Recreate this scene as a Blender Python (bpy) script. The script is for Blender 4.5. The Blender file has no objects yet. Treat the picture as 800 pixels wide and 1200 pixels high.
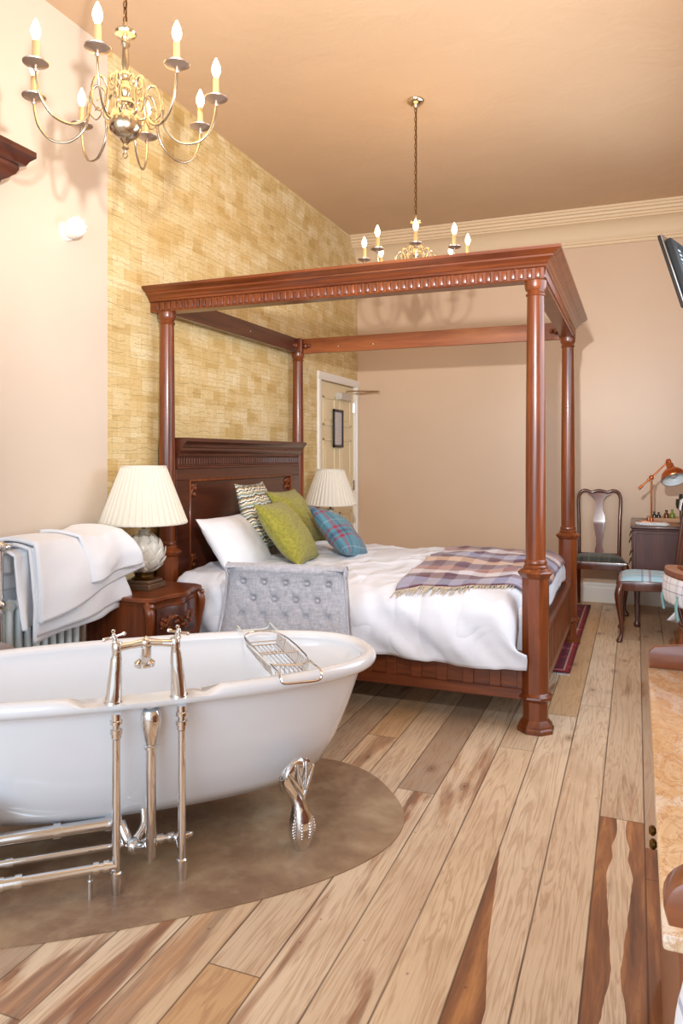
import bpy, bmesh, math, random
from mathutils import Vector, Matrix, noise
PI = math.pi
random.seed(7)
C = bpy.context.scene.collection
sc = bpy.context.scene

# ------------------------------------------------------------ camera, world, lights, exposure
cam = bpy.data.objects.new('camera', bpy.data.cameras.new('camera')); C.objects.link(cam)
cam.location = (0, 0, 1.35); cam.rotation_euler = (PI/2, 0, math.radians(21.7))
cam.data.sensor_fit = 'HORIZONTAL'; cam.data.sensor_width = 36; cam.data.lens = 868/800*36
cam.data.shift_y = -65.5/800; cam.data.clip_start = 0.05
sc.camera = cam
sc.view_settings.view_transform = 'Standard'; sc.view_settings.look = 'None'
sc.view_settings.gamma = 1; sc.view_settings.use_curve_mapping = False
sc.view_settings.exposure = 0.0
world = bpy.data.worlds.new('world'); sc.world = world; world.use_nodes = True
world.node_tree.nodes['Background'].inputs[0].default_value = (0.93, 0.96, 1.0, 1)
world.node_tree.nodes['Background'].inputs[1].default_value = 1.15

def lamp(name, kind, loc, energy, color, size=0.1, size_y=None, target=None, parent=None, spread=None):
    d = bpy.data.lights.new(name, kind); d.energy = energy; d.color = color
    if kind == 'AREA':
        d.size = size
        if size_y: d.shape = 'RECTANGLE'; d.size_y = size_y
        if spread: d.spread = spread
    else:
        d.shadow_soft_size = size
    o = bpy.data.objects.new(name, d); C.objects.link(o); o.location = loc
    if target is not None:
        o.rotation_euler = (Vector(target)-Vector(loc)).to_track_quat('-Z', 'Y').to_euler()
    if parent: o.parent = parent
    return o
# photographer's lamp beside the camera, and two added area fills to brighten the room
fl = lamp('studio_flash', 'SPOT', (-0.22, 0.8, 2.10), 600, (0.97, 0.96, 0.96), 0.04, target=(-1.5, 5.2, 3.6))
fl.data.spot_size = math.radians(120); fl.data.spot_blend = 1.0
lamp('back_fill_light', 'AREA', (-1.3, -1.3, 1.8), 80, (0.60, 0.80, 1.0), 2.6, 2.2, target=(-1.2, 4.0, 1.0))  # added soft cool fill behind the camera; no window is built there
lamp('side_fill_light', 'AREA', (0.68, 4.6, 1.9), 84, (0.68, 0.84, 1.0), 2.8, 1.9, target=(-2.0, 4.9, 1.5))  # added fill before the solid right wall, brightens the bed and far end

WX, FY, CZ, RX, BY = -2.71, 7.26, 3.60, 0.72, -1.6

# ------------------------------------------------------------ materials
def newmat(name):
    m = bpy.data.materials.new(name); m.use_nodes = True
    nt = m.node_tree; b = nt.nodes['Principled BSDF']
    return m, nt, b
class N:
    """tiny node graph helper"""
    def __init__(s, nt): s.nt = nt; s.n = nt.nodes; s.l = nt.links
    def new(s, t, **k):
        n = s.n.new(t)
        for a, v in k.items(): setattr(n, a, v)
        return n
    def put(s, sock, v):
        if hasattr(v, 'bl_idname') or isinstance(v, bpy.types.NodeSocket): s.l.new(v, sock)
        else: sock.default_value = v
    def coord(s, kind='Object', scale=(1, 1, 1), rot=(0, 0, 0), loc=(0, 0, 0)):
        t = s.new('ShaderNodeTexCoord'); m = s.new('ShaderNodeMapping')
        m.inputs['Scale'].default_value = scale; m.inputs['Rotation'].default_value = rot; m.inputs['Location'].default_value = loc
        s.l.new(t.outputs[kind], m.inputs[0]); return m.outputs[0]
    def noise(s, vec, scale, detail=4, rough=.5, dist=0):
        n = s.new('ShaderNodeTexNoise'); s.l.new(vec, n.inputs['Vector'])
        n.inputs['Scale'].default_value = scale; n.inputs['Detail'].default_value = detail
        n.inputs['Roughness'].default_value = rough; n.inputs['Distortion'].default_value = dist
        return n.outputs[0]
    def ramp(s, f, stops, interp='LINEAR'):
        r = s.new('ShaderNodeValToRGB'); cr = r.color_ramp; cr.interpolation = interp
        s.l.new(f, r.inputs[0])
        while len(cr.elements) < len(stops): cr.elements.new(.5)
        for e, (p, c) in zip(cr.elements, stops):
            e.position = p; e.color = (*c, 1) if len(c) == 3 else c
        return r.outputs[0]
    def mix(s, f, a, b, blend='MIX'):
        m = s.new('ShaderNodeMix', data_type='RGBA', blend_type=blend)
        s.put(m.inputs[0], f)
        for i, v in ((6, a), (7, b)):
            if isinstance(v, tuple): m.inputs[i].default_value = (*v, 1) if len(v) == 3 else v
            else: s.l.new(v, m.inputs[i])
        return m.outputs[2]
    def math(s, op, a, b=None, c=None):
        m = s.new('ShaderNodeMath', operation=op)
        for i, v in enumerate((a, b, c)):
            if v is not None: s.put(m.inputs[i], v)
        return m.outputs[0]
    def sep(s, vec):
        x = s.new('ShaderNodeSeparateXYZ'); s.l.new(vec, x.inputs[0]); return x.outputs
    def comb(s, x, y, z):
        c = s.new('ShaderNodeCombineXYZ')
        for i, v in enumerate((x, y, z)): s.put(c.inputs[i], v)
        return c.outputs[0]
    def bump(s, h, b, strength=.3, dist=.01):
        n = s.new('ShaderNodeBump'); n.inputs['Strength'].default_value = strength; n.inputs['Distance'].default_value = dist
        s.l.new(h, n.inputs['Height']); s.l.new(n.outputs[0], b.inputs['Normal'])
def L(r, g, b):                                   # sRGB 0-255 -> linear
    f = lambda c: ((c/255)/12.92 if c/255 <= .04045 else ((c/255+.055)/1.055)**2.4)
    return (f(r), f(g), f(b))

def plain(name, col, rough=.6, metal=0, bumps=None, coat=0, vary=.0, spec=None, sheen=0):
    m, nt, b = newmat(name); g = N(nt)
    b.inputs['Roughness'].default_value = rough; b.inputs['Metallic'].default_value = metal
    b.inputs['Coat Weight'].default_value = coat
    if sheen: b.inputs['Sheen Weight'].default_value = sheen
    v = g.coord()
    n = g.noise(v, 14, 4)
    k = 1-vary
    c = g.ramp(n, [(.3, tuple(x*k for x in col)), (.7, col)])
    g.l.new(c, b.inputs['Base Color'])
    if bumps: g.bump(g.noise(g.coord(), bumps[0], 6), b, bumps[1], .01)
    return m

def wood(name, dark, light, axis='z', rough=.3, coat=.35, scale=1):
    m, nt, b = newmat(name); g = N(nt)
    s = {'x': (.8, 9, 9), 'y': (9, .8, 9), 'z': (9, 9, .8)}[axis]
    v = g.coord(scale=tuple(q*scale for q in s))
    n1 = g.noise(v, 2.2, 6, .6, .7)
    n2 = g.noise(v, 14, 3, .5)
    a = g.ramp(n1, [(.28, dark), (.72, light)])
    c = g.mix(g.math('MULTIPLY', n2, .45), a, tuple(x*.55 for x in dark))
    g.l.new(c, b.inputs['Base Color'])
    b.inputs['Roughness'].default_value = rough; b.inputs['Coat Weight'].default_value = coat; b.inputs['Coat Roughness'].default_value = .12
    g.bump(n2, b, .05, .004)
    return m

MX = {}
for ax in 'xyz':
    MX[ax] = wood('mahogany_'+ax, L(78, 32, 12), L(148, 74, 30), ax, coat=.2)
    MX['d'+ax] = wood('dark_mahogany_'+ax, L(62, 28, 17), L(102, 52, 32), ax, rough=.33)
MX['rail'] = wood('rail_wood', L(120, 58, 22), L(170, 96, 44), 'x', rough=.35)
MX['desk'] = wood('desk_wood', L(70, 38, 32), L(96, 56, 48), 'z', rough=.35)
MX['chair'] = wood('chair_wood', L(72, 34, 22), L(112, 60, 38), 'z', rough=.25, coat=.6)
MX['dresser'] = wood('dresser_wood', L(120, 62, 34), L(160, 92, 52), 'x', rough=.35)
chrome = plain('chrome', (.80, .80, .80), .07, 1)
nickel = plain('brushed_nickel', L(205, 190, 165), .2, 1)
brass = plain('aged_brass', L(120, 95, 55), .35, 1)
copper = plain('copper', L(200, 120, 75), .22, 1)
enamel = plain('white_enamel', L(236, 240, 246), .13, coat=.4)
radwhite = plain('radiator_white', L(225, 232, 232), .35)
whitepaint = plain('white_gloss_paint', L(240, 236, 228), .4)
trimpaint = plain('stone_paint', L(222, 196, 160), .6)
creampaint = plain('cream_door_paint', L(232, 216, 178), .45)
linen = plain('white_linen', L(228, 230, 236), .85, bumps=(60, .12), sheen=.2)
black = plain('black_plastic', (.012, .012, .013), .35)
blackback = plain('dark_casing', (.012, .011, .010), .75, bumps=(30, .2))
silver = plain('silver_bezel', (.6, .6, .6), .3, 1)
paperm = plain('white_paper', L(238, 238, 240), .7)
glassgreen = plain('green_glass', L(120, 140, 40), .15, coat=.5)
glassdark = plain('dark_glass', L(40, 45, 35), .12, coat=.5)
brownstool = plain('taupe_velvet', L(128, 112, 106), .9, bumps=(200, .2), sheen=.4, vary=.1)
bulbm, nt, b = newmat('lit_bulb'); b.inputs['Base Color'].default_value = (1, .8, .5, 1)
b.inputs['Emission Color'].default_value = (1, .80, .46, 1); b.inputs['Emission Strength'].default_value = 9
candlem = plain('candle_tube', L(222, 190, 140), .3, .6)

def mat_wall():
    m, nt, b = newmat('painted_wall'); g = N(nt); b.inputs['Roughness'].default_value = .55
    n = g.noise(g.coord(), 1.2, 3)
    c = g.ramp(n, [(.3, L(214, 192, 168)), (.7, L(222, 201, 177))])
    g.l.new(c, b.inputs['Base Color']); g.bump(g.noise(g.coord(), 35, 5), b, .06, .01); return m
wallm = mat_wall()
def mat_far():
    m, nt, b = newmat('tan_painted_wall'); g = N(nt); b.inputs['Roughness'].default_value = .38
    n = g.noise(g.coord(), 1.0, 3)
    c = g.ramp(n, [(.3, L(206, 177, 148)), (.7, L(214, 185, 155))])
    g.l.new(c, b.inputs['Base Color']); g.bump(g.noise(g.coord(), 30, 5), b, .05, .01); return m
farm = mat_far()
def mat_ceiling():
    m, nt, b = newmat('ceiling_paint'); g = N(nt); b.inputs['Roughness'].default_value = .7
    n = g.noise(g.coord(), 0.9, 4)
    c = g.ramp(n, [(.3, L(204, 172, 138)), (.7, L(212, 180, 146))])
    g.l.new(c, b.inputs['Base Color'])
    g.bump(g.noise(g.coord(), 3.0, 5, .6, .6), b, .25, .03); return m
ceilm = mat_ceiling()
def mat_paper():
    """left wall: plain paint up to Y=3.32, then patchwork wallpaper of ruled scraps"""
    m, nt, b = newmat('wallpaper_wall'); g = N(nt); b.inputs['Roughness'].default_value = .6
    v = g.coord('Object'); X, Y, Z = g.sep(v)
    yz = g.comb(Y, Z, 0.0)
    def brick(w, h, off, o2=(0, 0, 0)):
        mp = g.new('ShaderNodeMapping'); mp.inputs['Location'].default_value = o2; g.l.new(yz, mp.inputs[0])
        br = g.new('ShaderNodeTexBrick'); g.l.new(mp.outputs[0], br.inputs['Vector'])
        br.offset = off; br.inputs['Color1'].default_value = (0, 0, 0, 1); br.inputs['Color2'].default_value = (1, 1, 1, 1)
        br.inputs['Mortar'].default_value = (.5, .5, .5, 1)
        br.inputs['Scale'].default_value = 1; br.inputs['Brick Width'].default_value = w; br.inputs['Row Height'].default_value = h
        br.inputs['Mortar Size'].default_value = .0012; br.inputs['Mortar Smooth'].default_value = .3; br.inputs['Bias'].default_value = 0
        return br
    b1 = brick(.16, .062, .37); b2 = brick(.11, .124, .61, (.05, .03, 0))
    r = g.mix(.5, b1.outputs[0], b2.outputs[0])
    base = g.ramp(r, [(0, L(192, 160, 98)), (.3, L(212, 186, 130)), (.6, L(223, 202, 152)), (1, L(234, 218, 178))])
    # fine ruled lines and scribbles
    nv = g.noise(g.comb(g.math('MULTIPLY', Y, 26.0), g.math('MULTIPLY', Z, 190.0), 0.0), 1.0, 3, .65)
    lines = g.ramp(nv, [(.40, (1, 1, 1)), (.50, (.0, .0, .0))])
    base = g.mix(g.math('MULTIPLY', lines, .30), base, L(150, 120, 68))
    rule = g.math('LESS_THAN', g.math('FRACT', g.math('ADD', g.math('DIVIDE', Z, .062), g.math('MULTIPLY', g.noise(g.comb(g.math('MULTIPLY', Y, 4.0), g.math('MULTIPLY', Z, 2.0), 9.0), 1.0, 2), 1.3))), .07)
    dash = g.math('GREATER_THAN', g.noise(g.comb(g.math('MULTIPLY', Y, 9.0), g.math('MULTIPLY', Z, 40.0), 2.0), 1.0, 3), .47)
    base = g.mix(g.math('MULTIPLY', g.math('MULTIPLY', rule, dash), .42), base, L(112, 84, 44))
    blot = g.noise(g.comb(g.math('MULTIPLY', Y, 3.0), g.math('MULTIPLY', Z, 5.0), 0.0), 1.0, 4)
    base = g.mix(g.math('MULTIPLY', g.ramp(blot, [(.45, (0, 0, 0)), (.8, (1, 1, 1))]), .5), base, L(206, 168, 96))
    edges = g.math('MULTIPLY', g.math('MAXIMUM', b1.outputs[1], b2.outputs[1]), .42)
    base = g.mix(edges, base, L(128, 100, 58))
    n = g.noise(v, 1.2, 3)
    paint = g.ramp(n, [(.3, L(212, 196, 178)), (.7, L(219, 204, 186))])
    mask = g.math('GREATER_THAN', Y, 3.32)
    g.l.new(g.mix(mask, paint, base), b.inputs['Base Color'])
    g.bump(lines, b, .04, .003)
    return m
paperwall = mat_paper()

def mat_floor():
    m, nt, b = newmat('pine_floorboards'); g = N(nt)
    v = g.coord('Object'); X, Y, Z = g.sep(v)
    W = .155
    bx = g.math('DIVIDE', g.math('SUBTRACT', X, .027-W*60), W)
    idx = g.math('FLOOR', bx); fx = g.math('FRACT', bx)
    def wn(a, bb=0.0):
        w = g.new('ShaderNodeTexWhiteNoise', noise_dimensions='3D'); g.l.new(g.comb(a, bb, 3.3), w.inputs['Vector']); return w.outputs
    r0 = wn(idx)[0]
    LEN = 2.9
    by = g.math('DIVIDE', g.math('ADD', g.math('SUBTRACT', Y, 2.94), g.math('MULTIPLY', g.math('GREATER_THAN', g.math('ABSOLUTE', g.math('SUBTRACT', idx, 59.0)), .5), g.math('MULTIPLY', r0, LEN))), LEN)
    iy = g.math('FLOOR', by); fy = g.math('FRACT', by)
    rc = wn(idx, iy)
    rr = g.sep(rc[1])
    tone = g.ramp(rr[0], [(0, L(176, 152, 128)), (.2, L(196, 172, 146)), (.45, L(221, 196, 165)), (.75, L(236, 215, 186)), (.9, L(218, 186, 146)), (1, L(208, 168, 122))])
    # grain: long stretched noise, different offset per board
    gv = g.comb(g.math('ADD', g.math('MULTIPLY', X, 15.0), g.math('MULTIPLY', rr[1], 40.0)), g.math('ADD', g.math('MULTIPLY', Y, .85), g.math('MULTIPLY', rr[2], 17.0)), 0.0)
    n1 = g.noise(gv, 1.0, 4, .55, .8)
    rings = g.math('FRACT', g.math('MULTIPLY', n1, 9.0))
    rg = g.ramp(rings, [(0, (1, 1, 1)), (.25, (.1, .1, .1)), (.75, (0, 0, 0)), (1, (1, 1, 1))])
    fine = g.noise(g.comb(g.math('MULTIPLY', X, 160.0), g.math('MULTIPLY', Y, 5.0), 0.0), 1.0, 3, .6)
    col = g.mix(g.math('MULTIPLY', rg, .42), tone, L(158, 108, 70))
    blot = g.noise(g.comb(g.math('ADD', g.math('MULTIPLY', X, 4.0), g.math('MULTIPLY', rr[2], 50.0)), g.math('MULTIPLY', Y, 1.6), 6.0), 1.0, 5, .6, .5)
    col = g.mix(g.math('MULTIPLY', g.ramp(blot, [(.5, (0, 0, 0)), (.72, (1, 1, 1))]), .45), col, L(176, 136, 104))
    col = g.mix(g.math('MULTIPLY', g.ramp(fine, [(.5, (0, 0, 0)), (.75, (1, 1, 1))]), .35), col, L(168, 128, 92))
    # old varnish stain left on some boards, mostly toward the near part of the room
    sn = g.noise(g.comb(g.math('ADD', g.math('MULTIPLY', X, 8.0), g.math('MULTIPLY', rr[0], 30.0)), g.math('MULTIPLY', Y, .8), 1.7), 1.0, 5, .55, .3)
    near = g.ramp(g.math('DIVIDE', Y, 6.0), [(.26, (1, 1, 1)), (.56, (0, 0, 0))])
    amt = g.math('ADD', sn, g.math('ADD', g.math('MULTIPLY', near, g.math('ADD', .09, g.math('MULTIPLY', g.math('LESS_THAN', X, -.75), .05))), g.math('MULTIPLY', g.math('SUBTRACT', rr[1], .5), .20)))
    st = g.ramp(amt, [(.615, (0, 0, 0)), (.675, (1, 1, 1))])
    is59 = g.math('LESS_THAN', g.math('ABSOLUTE', g.math('SUBTRACT', idx, 59.0)), .5)
    is60 = g.math('LESS_THAN', g.math('ABSOLUTE', g.math('SUBTRACT', idx, 60.0)), .5)
    before = g.math('LESS_THAN', Y, 2.94)
    wob = g.math('MULTIPLY', g.math('SUBTRACT', g.noise(g.comb(0.0, g.math('MULTIPLY', Y, 2.6), 4.0), 1.0, 3), .5), .55)
    mid = g.math('LESS_THAN', g.math('ABSOLUTE', g.math('SUBTRACT', fx, .50)), g.math('ADD', .17, wob))
    hard = g.math('MULTIPLY', g.math('MULTIPLY', is59, before), g.math('SUBTRACT', 1.0, mid))
    hard = g.math('MAXIMUM', hard, g.math('MULTIPLY', is60, g.math('LESS_THAN', Y, 2.76)))
    is57 = g.math('LESS_THAN', g.math('ABSOLUTE', g.math('SUBTRACT', idx, 57.0)), .5)
    cut = g.math('ADD', g.math('MULTIPLY', g.math('SUBTRACT', 2.55, Y), .8), g.math('MULTIPLY', wob, .3))
    hard = g.math('MAXIMUM', hard, g.math('MULTIPLY', is57, g.math('LESS_THAN', fx, g.math('MINIMUM', cut, .62))))
    st = g.math('MULTIPLY', st, g.math('GREATER_THAN', g.math('ABSOLUTE', g.math('SUBTRACT', idx, 57.5)), .6))
    soft = g.math('MULTIPLY', st, g.math('SUBTRACT', 1.0, g.math('MAXIMUM', g.math('MULTIPLY', is59, before), 0.0)))
    stain = g.math('MAXIMUM', hard, soft)
    scol = g.ramp(g.noise(g.comb(g.math('MULTIPLY', X, 22.0), g.math('MULTIPLY', Y, 2.4), 0.0), 1.0, 5, .6, .4), [(.3, L(88, 46, 22)), (.5, L(138, 82, 42)), (.72, L(196, 136, 78))])
    lim = g.math('MULTIPLY', stain, g.ramp(rr[2], [(0, (.55, .55, .55)), (1, (1, 1, 1))]))
    lim = g.math('MAXIMUM', lim, hard)
    col = g.mix(g.math('MULTIPLY', lim, .92), col, scol)
    # knots
    vo = g.new('ShaderNodeTexVoronoi'); g.l.new(g.comb(g.math('MULTIPLY', X, 5.2), g.math('MULTIPLY', Y, 2.5), 0.0), vo.inputs['Vector']); vo.inputs['Scale'].default_value = 1.0
    kn = g.ramp(vo.outputs['Distance'], [(.03, (1, 1, 1)), (.05, (.35, .35, .35)), (.075, (.8, .8, .8)), (.10, (.25, .25, .25)), (.2, (0, 0, 0))])
    col = g.mix(g.math('MULTIPLY', kn, .75), col, L(112, 68, 40))
    vo2 = g.new('ShaderNodeTexVoronoi'); g.l.new(g.comb(g.math('MULTIPLY', X, 13.0), g.math('MULTIPLY', Y, 9.0), 5.0), vo2.inputs['Vector']); vo2.inputs['Scale'].default_value = 1.0
    pit = g.ramp(vo2.outputs['Distance'], [(.03, (1, 1, 1)), (.06, (0, 0, 0))])
    col = g.mix(g.math('MULTIPLY', pit, .5), col, L(80, 50, 34))
    # gaps between boards and at board ends
    gx = g.math('LESS_THAN', g.math('MINIMUM', fx, g.math('SUBTRACT', 1.0, fx)), .017)
    gy = g.math('LESS_THAN', g.math('MINIMUM', fy, g.math('SUBTRACT', 1.0, fy)), .0007)
    gap = g.math('MAXIMUM', gx, gy)
    wide = g.math('MULTIPLY', gap, g.ramp(g.noise(g.comb(idx, g.math('MULTIPLY', Y, 1.2), 0.0), 1.0, 2), [(.3, (.45, .45, .45)), (.7, (1, 1, 1))]))
    col = g.mix(wide, col, L(66, 42, 28))
    g.l.new(col, b.inputs['Base Color'])
    b.inputs['Roughness'].default_value = .42
    h = g.math('SUBTRACT', g.math('MULTIPLY', fine, .3), gap)
    g.bump(h, b, .3, .004)
    return m
floorm = mat_floor()

def mat_vinyl():
    m, nt, b = newmat('slate_effect_vinyl'); g = N(nt)
    v = g.coord(); n = g.noise(v, 3.2, 8, .62, .3); n2 = g.noise(v, 14, 6, .6)
    c = g.ramp(n, [(.28, L(112, 84, 62)), (.45, L(146, 116, 90)), (.58, L(166, 138, 108)), (.74, L(192, 168, 138))])
    c = g.mix(g.math('MULTIPLY', g.ramp(n2, [(.5, (0, 0, 0)), (.7, (1, 1, 1))]), .35), c, L(186, 162, 130))
    g.l.new(c, b.inputs['Base Color']); b.inputs['Roughness'].default_value = .48; g.bump(n2, b, .12, .004); return m
vinylm = mat_vinyl()
def mat_marble():
    m, nt, b = newmat('honey_marble'); g = N(nt)
    v = g.coord(scale=(1.6, 1, 1)); w = g.noise(v, 5, 8, .6, 1.8); n2 = g.noise(v, 16, 7, .65, 1.2)
    c = g.ramp(w, [(.30, L(222, 176, 124)), (.42, L(240, 210, 172)), (.50, L(232, 190, 142)), (.60, L(246, 228, 206)), (.78, L(242, 214, 200))])
    vein = g.ramp(n2, [(.47, (0, 0, 0)), (.5, (1, 1, 1)), (.53, (0, 0, 0))])
    c = g.mix(g.math('MULTIPLY', vein, .55), c, L(188, 118, 62))
    g.l.new(c, b.inputs['Base Color']); b.inputs['Roughness'].default_value = .18; return m
marble = mat_marble()

def mat_plaid(name, ru, rv, fu, fv, kind='Object', rough=.9, weave=400, axes=(0, 1), fac=.5):
    m, nt, b = newmat(name); g = N(nt)
    v = g.coord(kind); s = g.sep(v)
    A = g.math('FRACT', g.math('ADD', g.math('MULTIPLY', s[axes[0]], fu), 40.27)); B = g.math('FRACT', g.math('ADD', g.math('MULTIPLY', s[axes[1]], fv), 40.61))
    c = g.mix(fac, g.ramp(A, ru, 'CONSTANT'), g.ramp(B, rv, 'CONSTANT'))
    g.l.new(c, b.inputs['Base Color']); b.inputs['Roughness'].default_value = rough
    b.inputs['Sheen Weight'].default_value = .15
    g.bump(g.noise(g.coord(kind), weave, 2), b, .25, .002); return m
BU, TE, NV, GR, WH, RD = L(120, 172, 190), L(74, 124, 140), L(40, 50, 92), L(150, 165, 180), L(225, 225, 228), L(140, 40, 62)
tartan_blue = mat_plaid('teal_tartan', [(0, TE), (.30, L(60, 80, 104)), (.38, TE), (.46, RD), (.58, TE), (.66, L(50, 74, 100)), (.74, TE), (.9, L(130, 150, 170)), (.93, TE)],
                        [(0, TE), (.20, RD), (.28, TE), (.34, L(60, 60, 92)), (.46, TE), (.55, RD), (.64, TE), (.85, L(140, 160, 176)), (.88, TE)], 4.4, 4.4)
tartan_light = mat_plaid('pale_tartan', [(0, L(165, 200, 214)), (.3, L(205, 215, 222)), (.42, RD), (.5, L(165, 200, 214)), (.6, L(60, 60, 110)), (.64, L(180, 205, 215)), (.85, L(130, 170, 190))],
                         [(0, L(175, 205, 216)), (.35, L(90, 110, 150)), (.42, L(200, 214, 222)), (.6, RD), (.68, L(165, 200, 214))], 4.5, 5.0)
tartan_white = mat_plaid('white_tartan', [(0, L(232, 232, 238)), (.5, L(70, 80, 130)), (.54, L(232, 232, 238)), (.8, L(190, 190, 205))],
                         [(0, L(236, 236, 240)), (.4, L(60, 70, 120)), (.45, L(236, 236, 240)), (.75, L(200, 180, 195)), (.82, L(236, 236, 240))], 9, 9, axes=(1, 2))
tartan_dark = mat_plaid('dark_tartan', [(0, L(58, 66, 60)), (.3, L(96, 84, 66)), (.42, L(48, 62, 64)), (.6, L(120, 60, 52)), (.66, L(60, 76, 66)), (.85, L(150, 130, 100)), (.88, L(60, 66, 62))],
                        [(0, L(60, 72, 62)), (.4, L(80, 60, 52)), (.5, L(50, 66, 64)), (.8, L(90, 100, 80))], 6, 6)
PU, LI, TA, CR = L(84, 30, 46), L(138, 138, 166), L(180, 140, 110), L(200, 190, 190)
throwm = mat_plaid('lambswool_plaid', [(0, L(86, 70, 96)), (.25, L(176, 168, 178)), (.5, L(120, 92, 96)), (.75, L(190, 174, 168))],
                   [(0, L(150, 96, 76)), (.16, PU), (.34, L(196, 156, 120)), (.50, PU), (.62, LI), (.78, PU), (.90, CR)], 2.25, 1.7, 'UV', weave=300, fac=.7)

def mat_weave(name, c1, c2, f=160):
    m, nt, b = newmat(name); g = N(nt); v = g.coord(); s = g.sep(v)
    w = g.math('MULTIPLY', g.math('SINE', g.math('MULTIPLY', s[0], f*2.0)), g.math('SINE', g.math('MULTIPLY', s[1], f*2.0)))
    n = g.noise(v, 60, 2)
    c = g.ramp(g.math('ADD', g.math('MULTIPLY', w, .4), n), [(.35, c1), (.75, c2)])
    g.l.new(c, b.inputs['Base Color']); b.inputs['Roughness'].default_value = .75; b.inputs['Sheen Weight'].default_value = .2
    g.bump(w, b, .5, .002); return m
limem = mat_weave('chartreuse_weave', L(118, 114, 26), L(176, 168, 62), 520)
def mat_zigzag():
    m, nt, b = newmat('wavy_stripe_fabric'); g = N(nt); v = g.coord(); s = g.sep(v)
    n = g.noise(g.comb(g.math('MULTIPLY', s[0], 26.0), g.math('MULTIPLY', s[1], 6.0), 0.0), 1.0, 3)
    t = g.math('FRACT', g.math('ADD', g.math('MULTIPLY', s[1], 14.0), g.math('MULTIPLY', n, .9)))
    c = g.ramp(t, [(0, L(70, 78, 78)), (.12, L(228, 222, 205)), (.26, L(160, 140, 100)), (.40, L(60, 70, 74)), (.52, L(215, 210, 196)), (.64, L(118, 146, 146)), (.78, L(190, 168, 120)), (.9, L(235, 230, 215))], 'CONSTANT')
    g.l.new(c, b.inputs['Base Color']); b.inputs['Roughness'].default_value = .85; g.bump(t, b, .3, .003); return m
zigm = mat_zigzag()
def mat_greytweed():
    m, nt, b = newmat('grey_tweed'); g = N(nt); v = g.coord()
    n = g.noise(g.coord(scale=(1, 1, .25)), 120, 3); n2 = g.noise(g.coord(scale=(.25, 1, 1)), 120, 3)
    c = g.ramp(g.math('MULTIPLY', g.math('ADD', n, n2), .5), [(.3, L(146, 147, 155)), (.7, L(190, 190, 198))])
    g.l.new(c, b.inputs['Base Color']); b.inputs['Roughness'].default_value = .9; b.inputs['Sheen Weight'].default_value = .2
    g.bump(n, b, .3, .002); return m
tweed = mat_greytweed()
def mat_terry():
    m, nt, b = newmat('white_terry'); g = N(nt)
    b.inputs['Base Color'].default_value = (*L(236, 237, 241), 1); b.inputs['Roughness'].default_value = .95; b.inputs['Sheen Weight'].default_value = .4
    g.bump(g.noise(g.coord(), 260, 3), b, .6, .004); return m
terry = mat_terry()
def mat_shade():
    m, nt, b = newmat('pleated_ivory_shade'); g = N(nt)
    b.inputs['Base Color'].default_value = (*L(222, 215, 200), 1); b.inputs['Roughness'].default_value = .8
    g.bump(g.noise(g.coord(), 200, 2), b, .1, .002); return m
shadem = mat_shade()
ceramic = plain('cream_ceramic', L(226, 220, 206), .28, coat=.5, vary=.12)
def mat_rug():
    m, nt, b = newmat('persian_rug'); g = N(nt); v = g.coord(); X, Y, Z = g.sep(v)
    ax = g.math('ABSOLUTE', X); e = g.math('SUBTRACT', .42, ax); e2 = g.math('SUBTRACT', 1.115, g.math('ABSOLUTE', Y)); ed = g.math('MINIMUM', e, e2)
    band = g.ramp(g.math('MULTIPLY', ed, 4.0), [(0, L(60, 24, 30)), (.06, L(150, 40, 48)), (.14, L(214, 196, 168)), (.18, L(40, 40, 62)), (.36, L(150, 42, 52)), (.44, L(214, 196, 168)), (.48, L(52, 28, 40)), (.60, L(150, 42, 50))], 'CONSTANT')
    vo = g.new('ShaderNodeTexVoronoi', distance='MANHATTAN'); g.l.new(v, vo.inputs['Vector']); vo.inputs['Scale'].default_value = 9
    pat = g.ramp(vo.outputs['Distance'], [(0, L(232, 220, 200)), (.2, L(80, 96, 130)), (.32, L(190, 62, 74)), (.5, L(130, 40, 50))], 'CONSTANT')
    c = g.mix(.55, band, pat)
    c = g.mix(g.math('GREATER_THAN', ed, .15), c, pat)
    g.l.new(c, b.inputs['Base Color']); b.inputs['Roughness'].default_value = .95; g.bump(g.noise(g.coord(), 300, 2), b, .4, .004); return m
rugm = mat_rug()
def mat_notice():
    m, nt, b = newmat('notice_sheet'); g = N(nt); v = g.coord(); X, Y, Z = g.sep(v)
    ln = g.math('GREATER_THAN', g.math('SINE', g.math('MULTIPLY', Z, 330.0)), .55)
    wd = g.math('GREATER_THAN', g.noise(g.comb(g.math('MULTIPLY', Y, 70.0), g.math('MULTIPLY', Z, 52.0), 0.0), 1.0, 2), .45)
    c = g.mix(g.math('MULTIPLY', g.math('MULTIPLY', ln, wd), .45), L(205, 203, 205), L(70, 70, 80))
    g.l.new(c, b.inputs['Base Color']); b.inputs['Roughness'].default_value = .3; return m
noticem = mat_notice()

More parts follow.
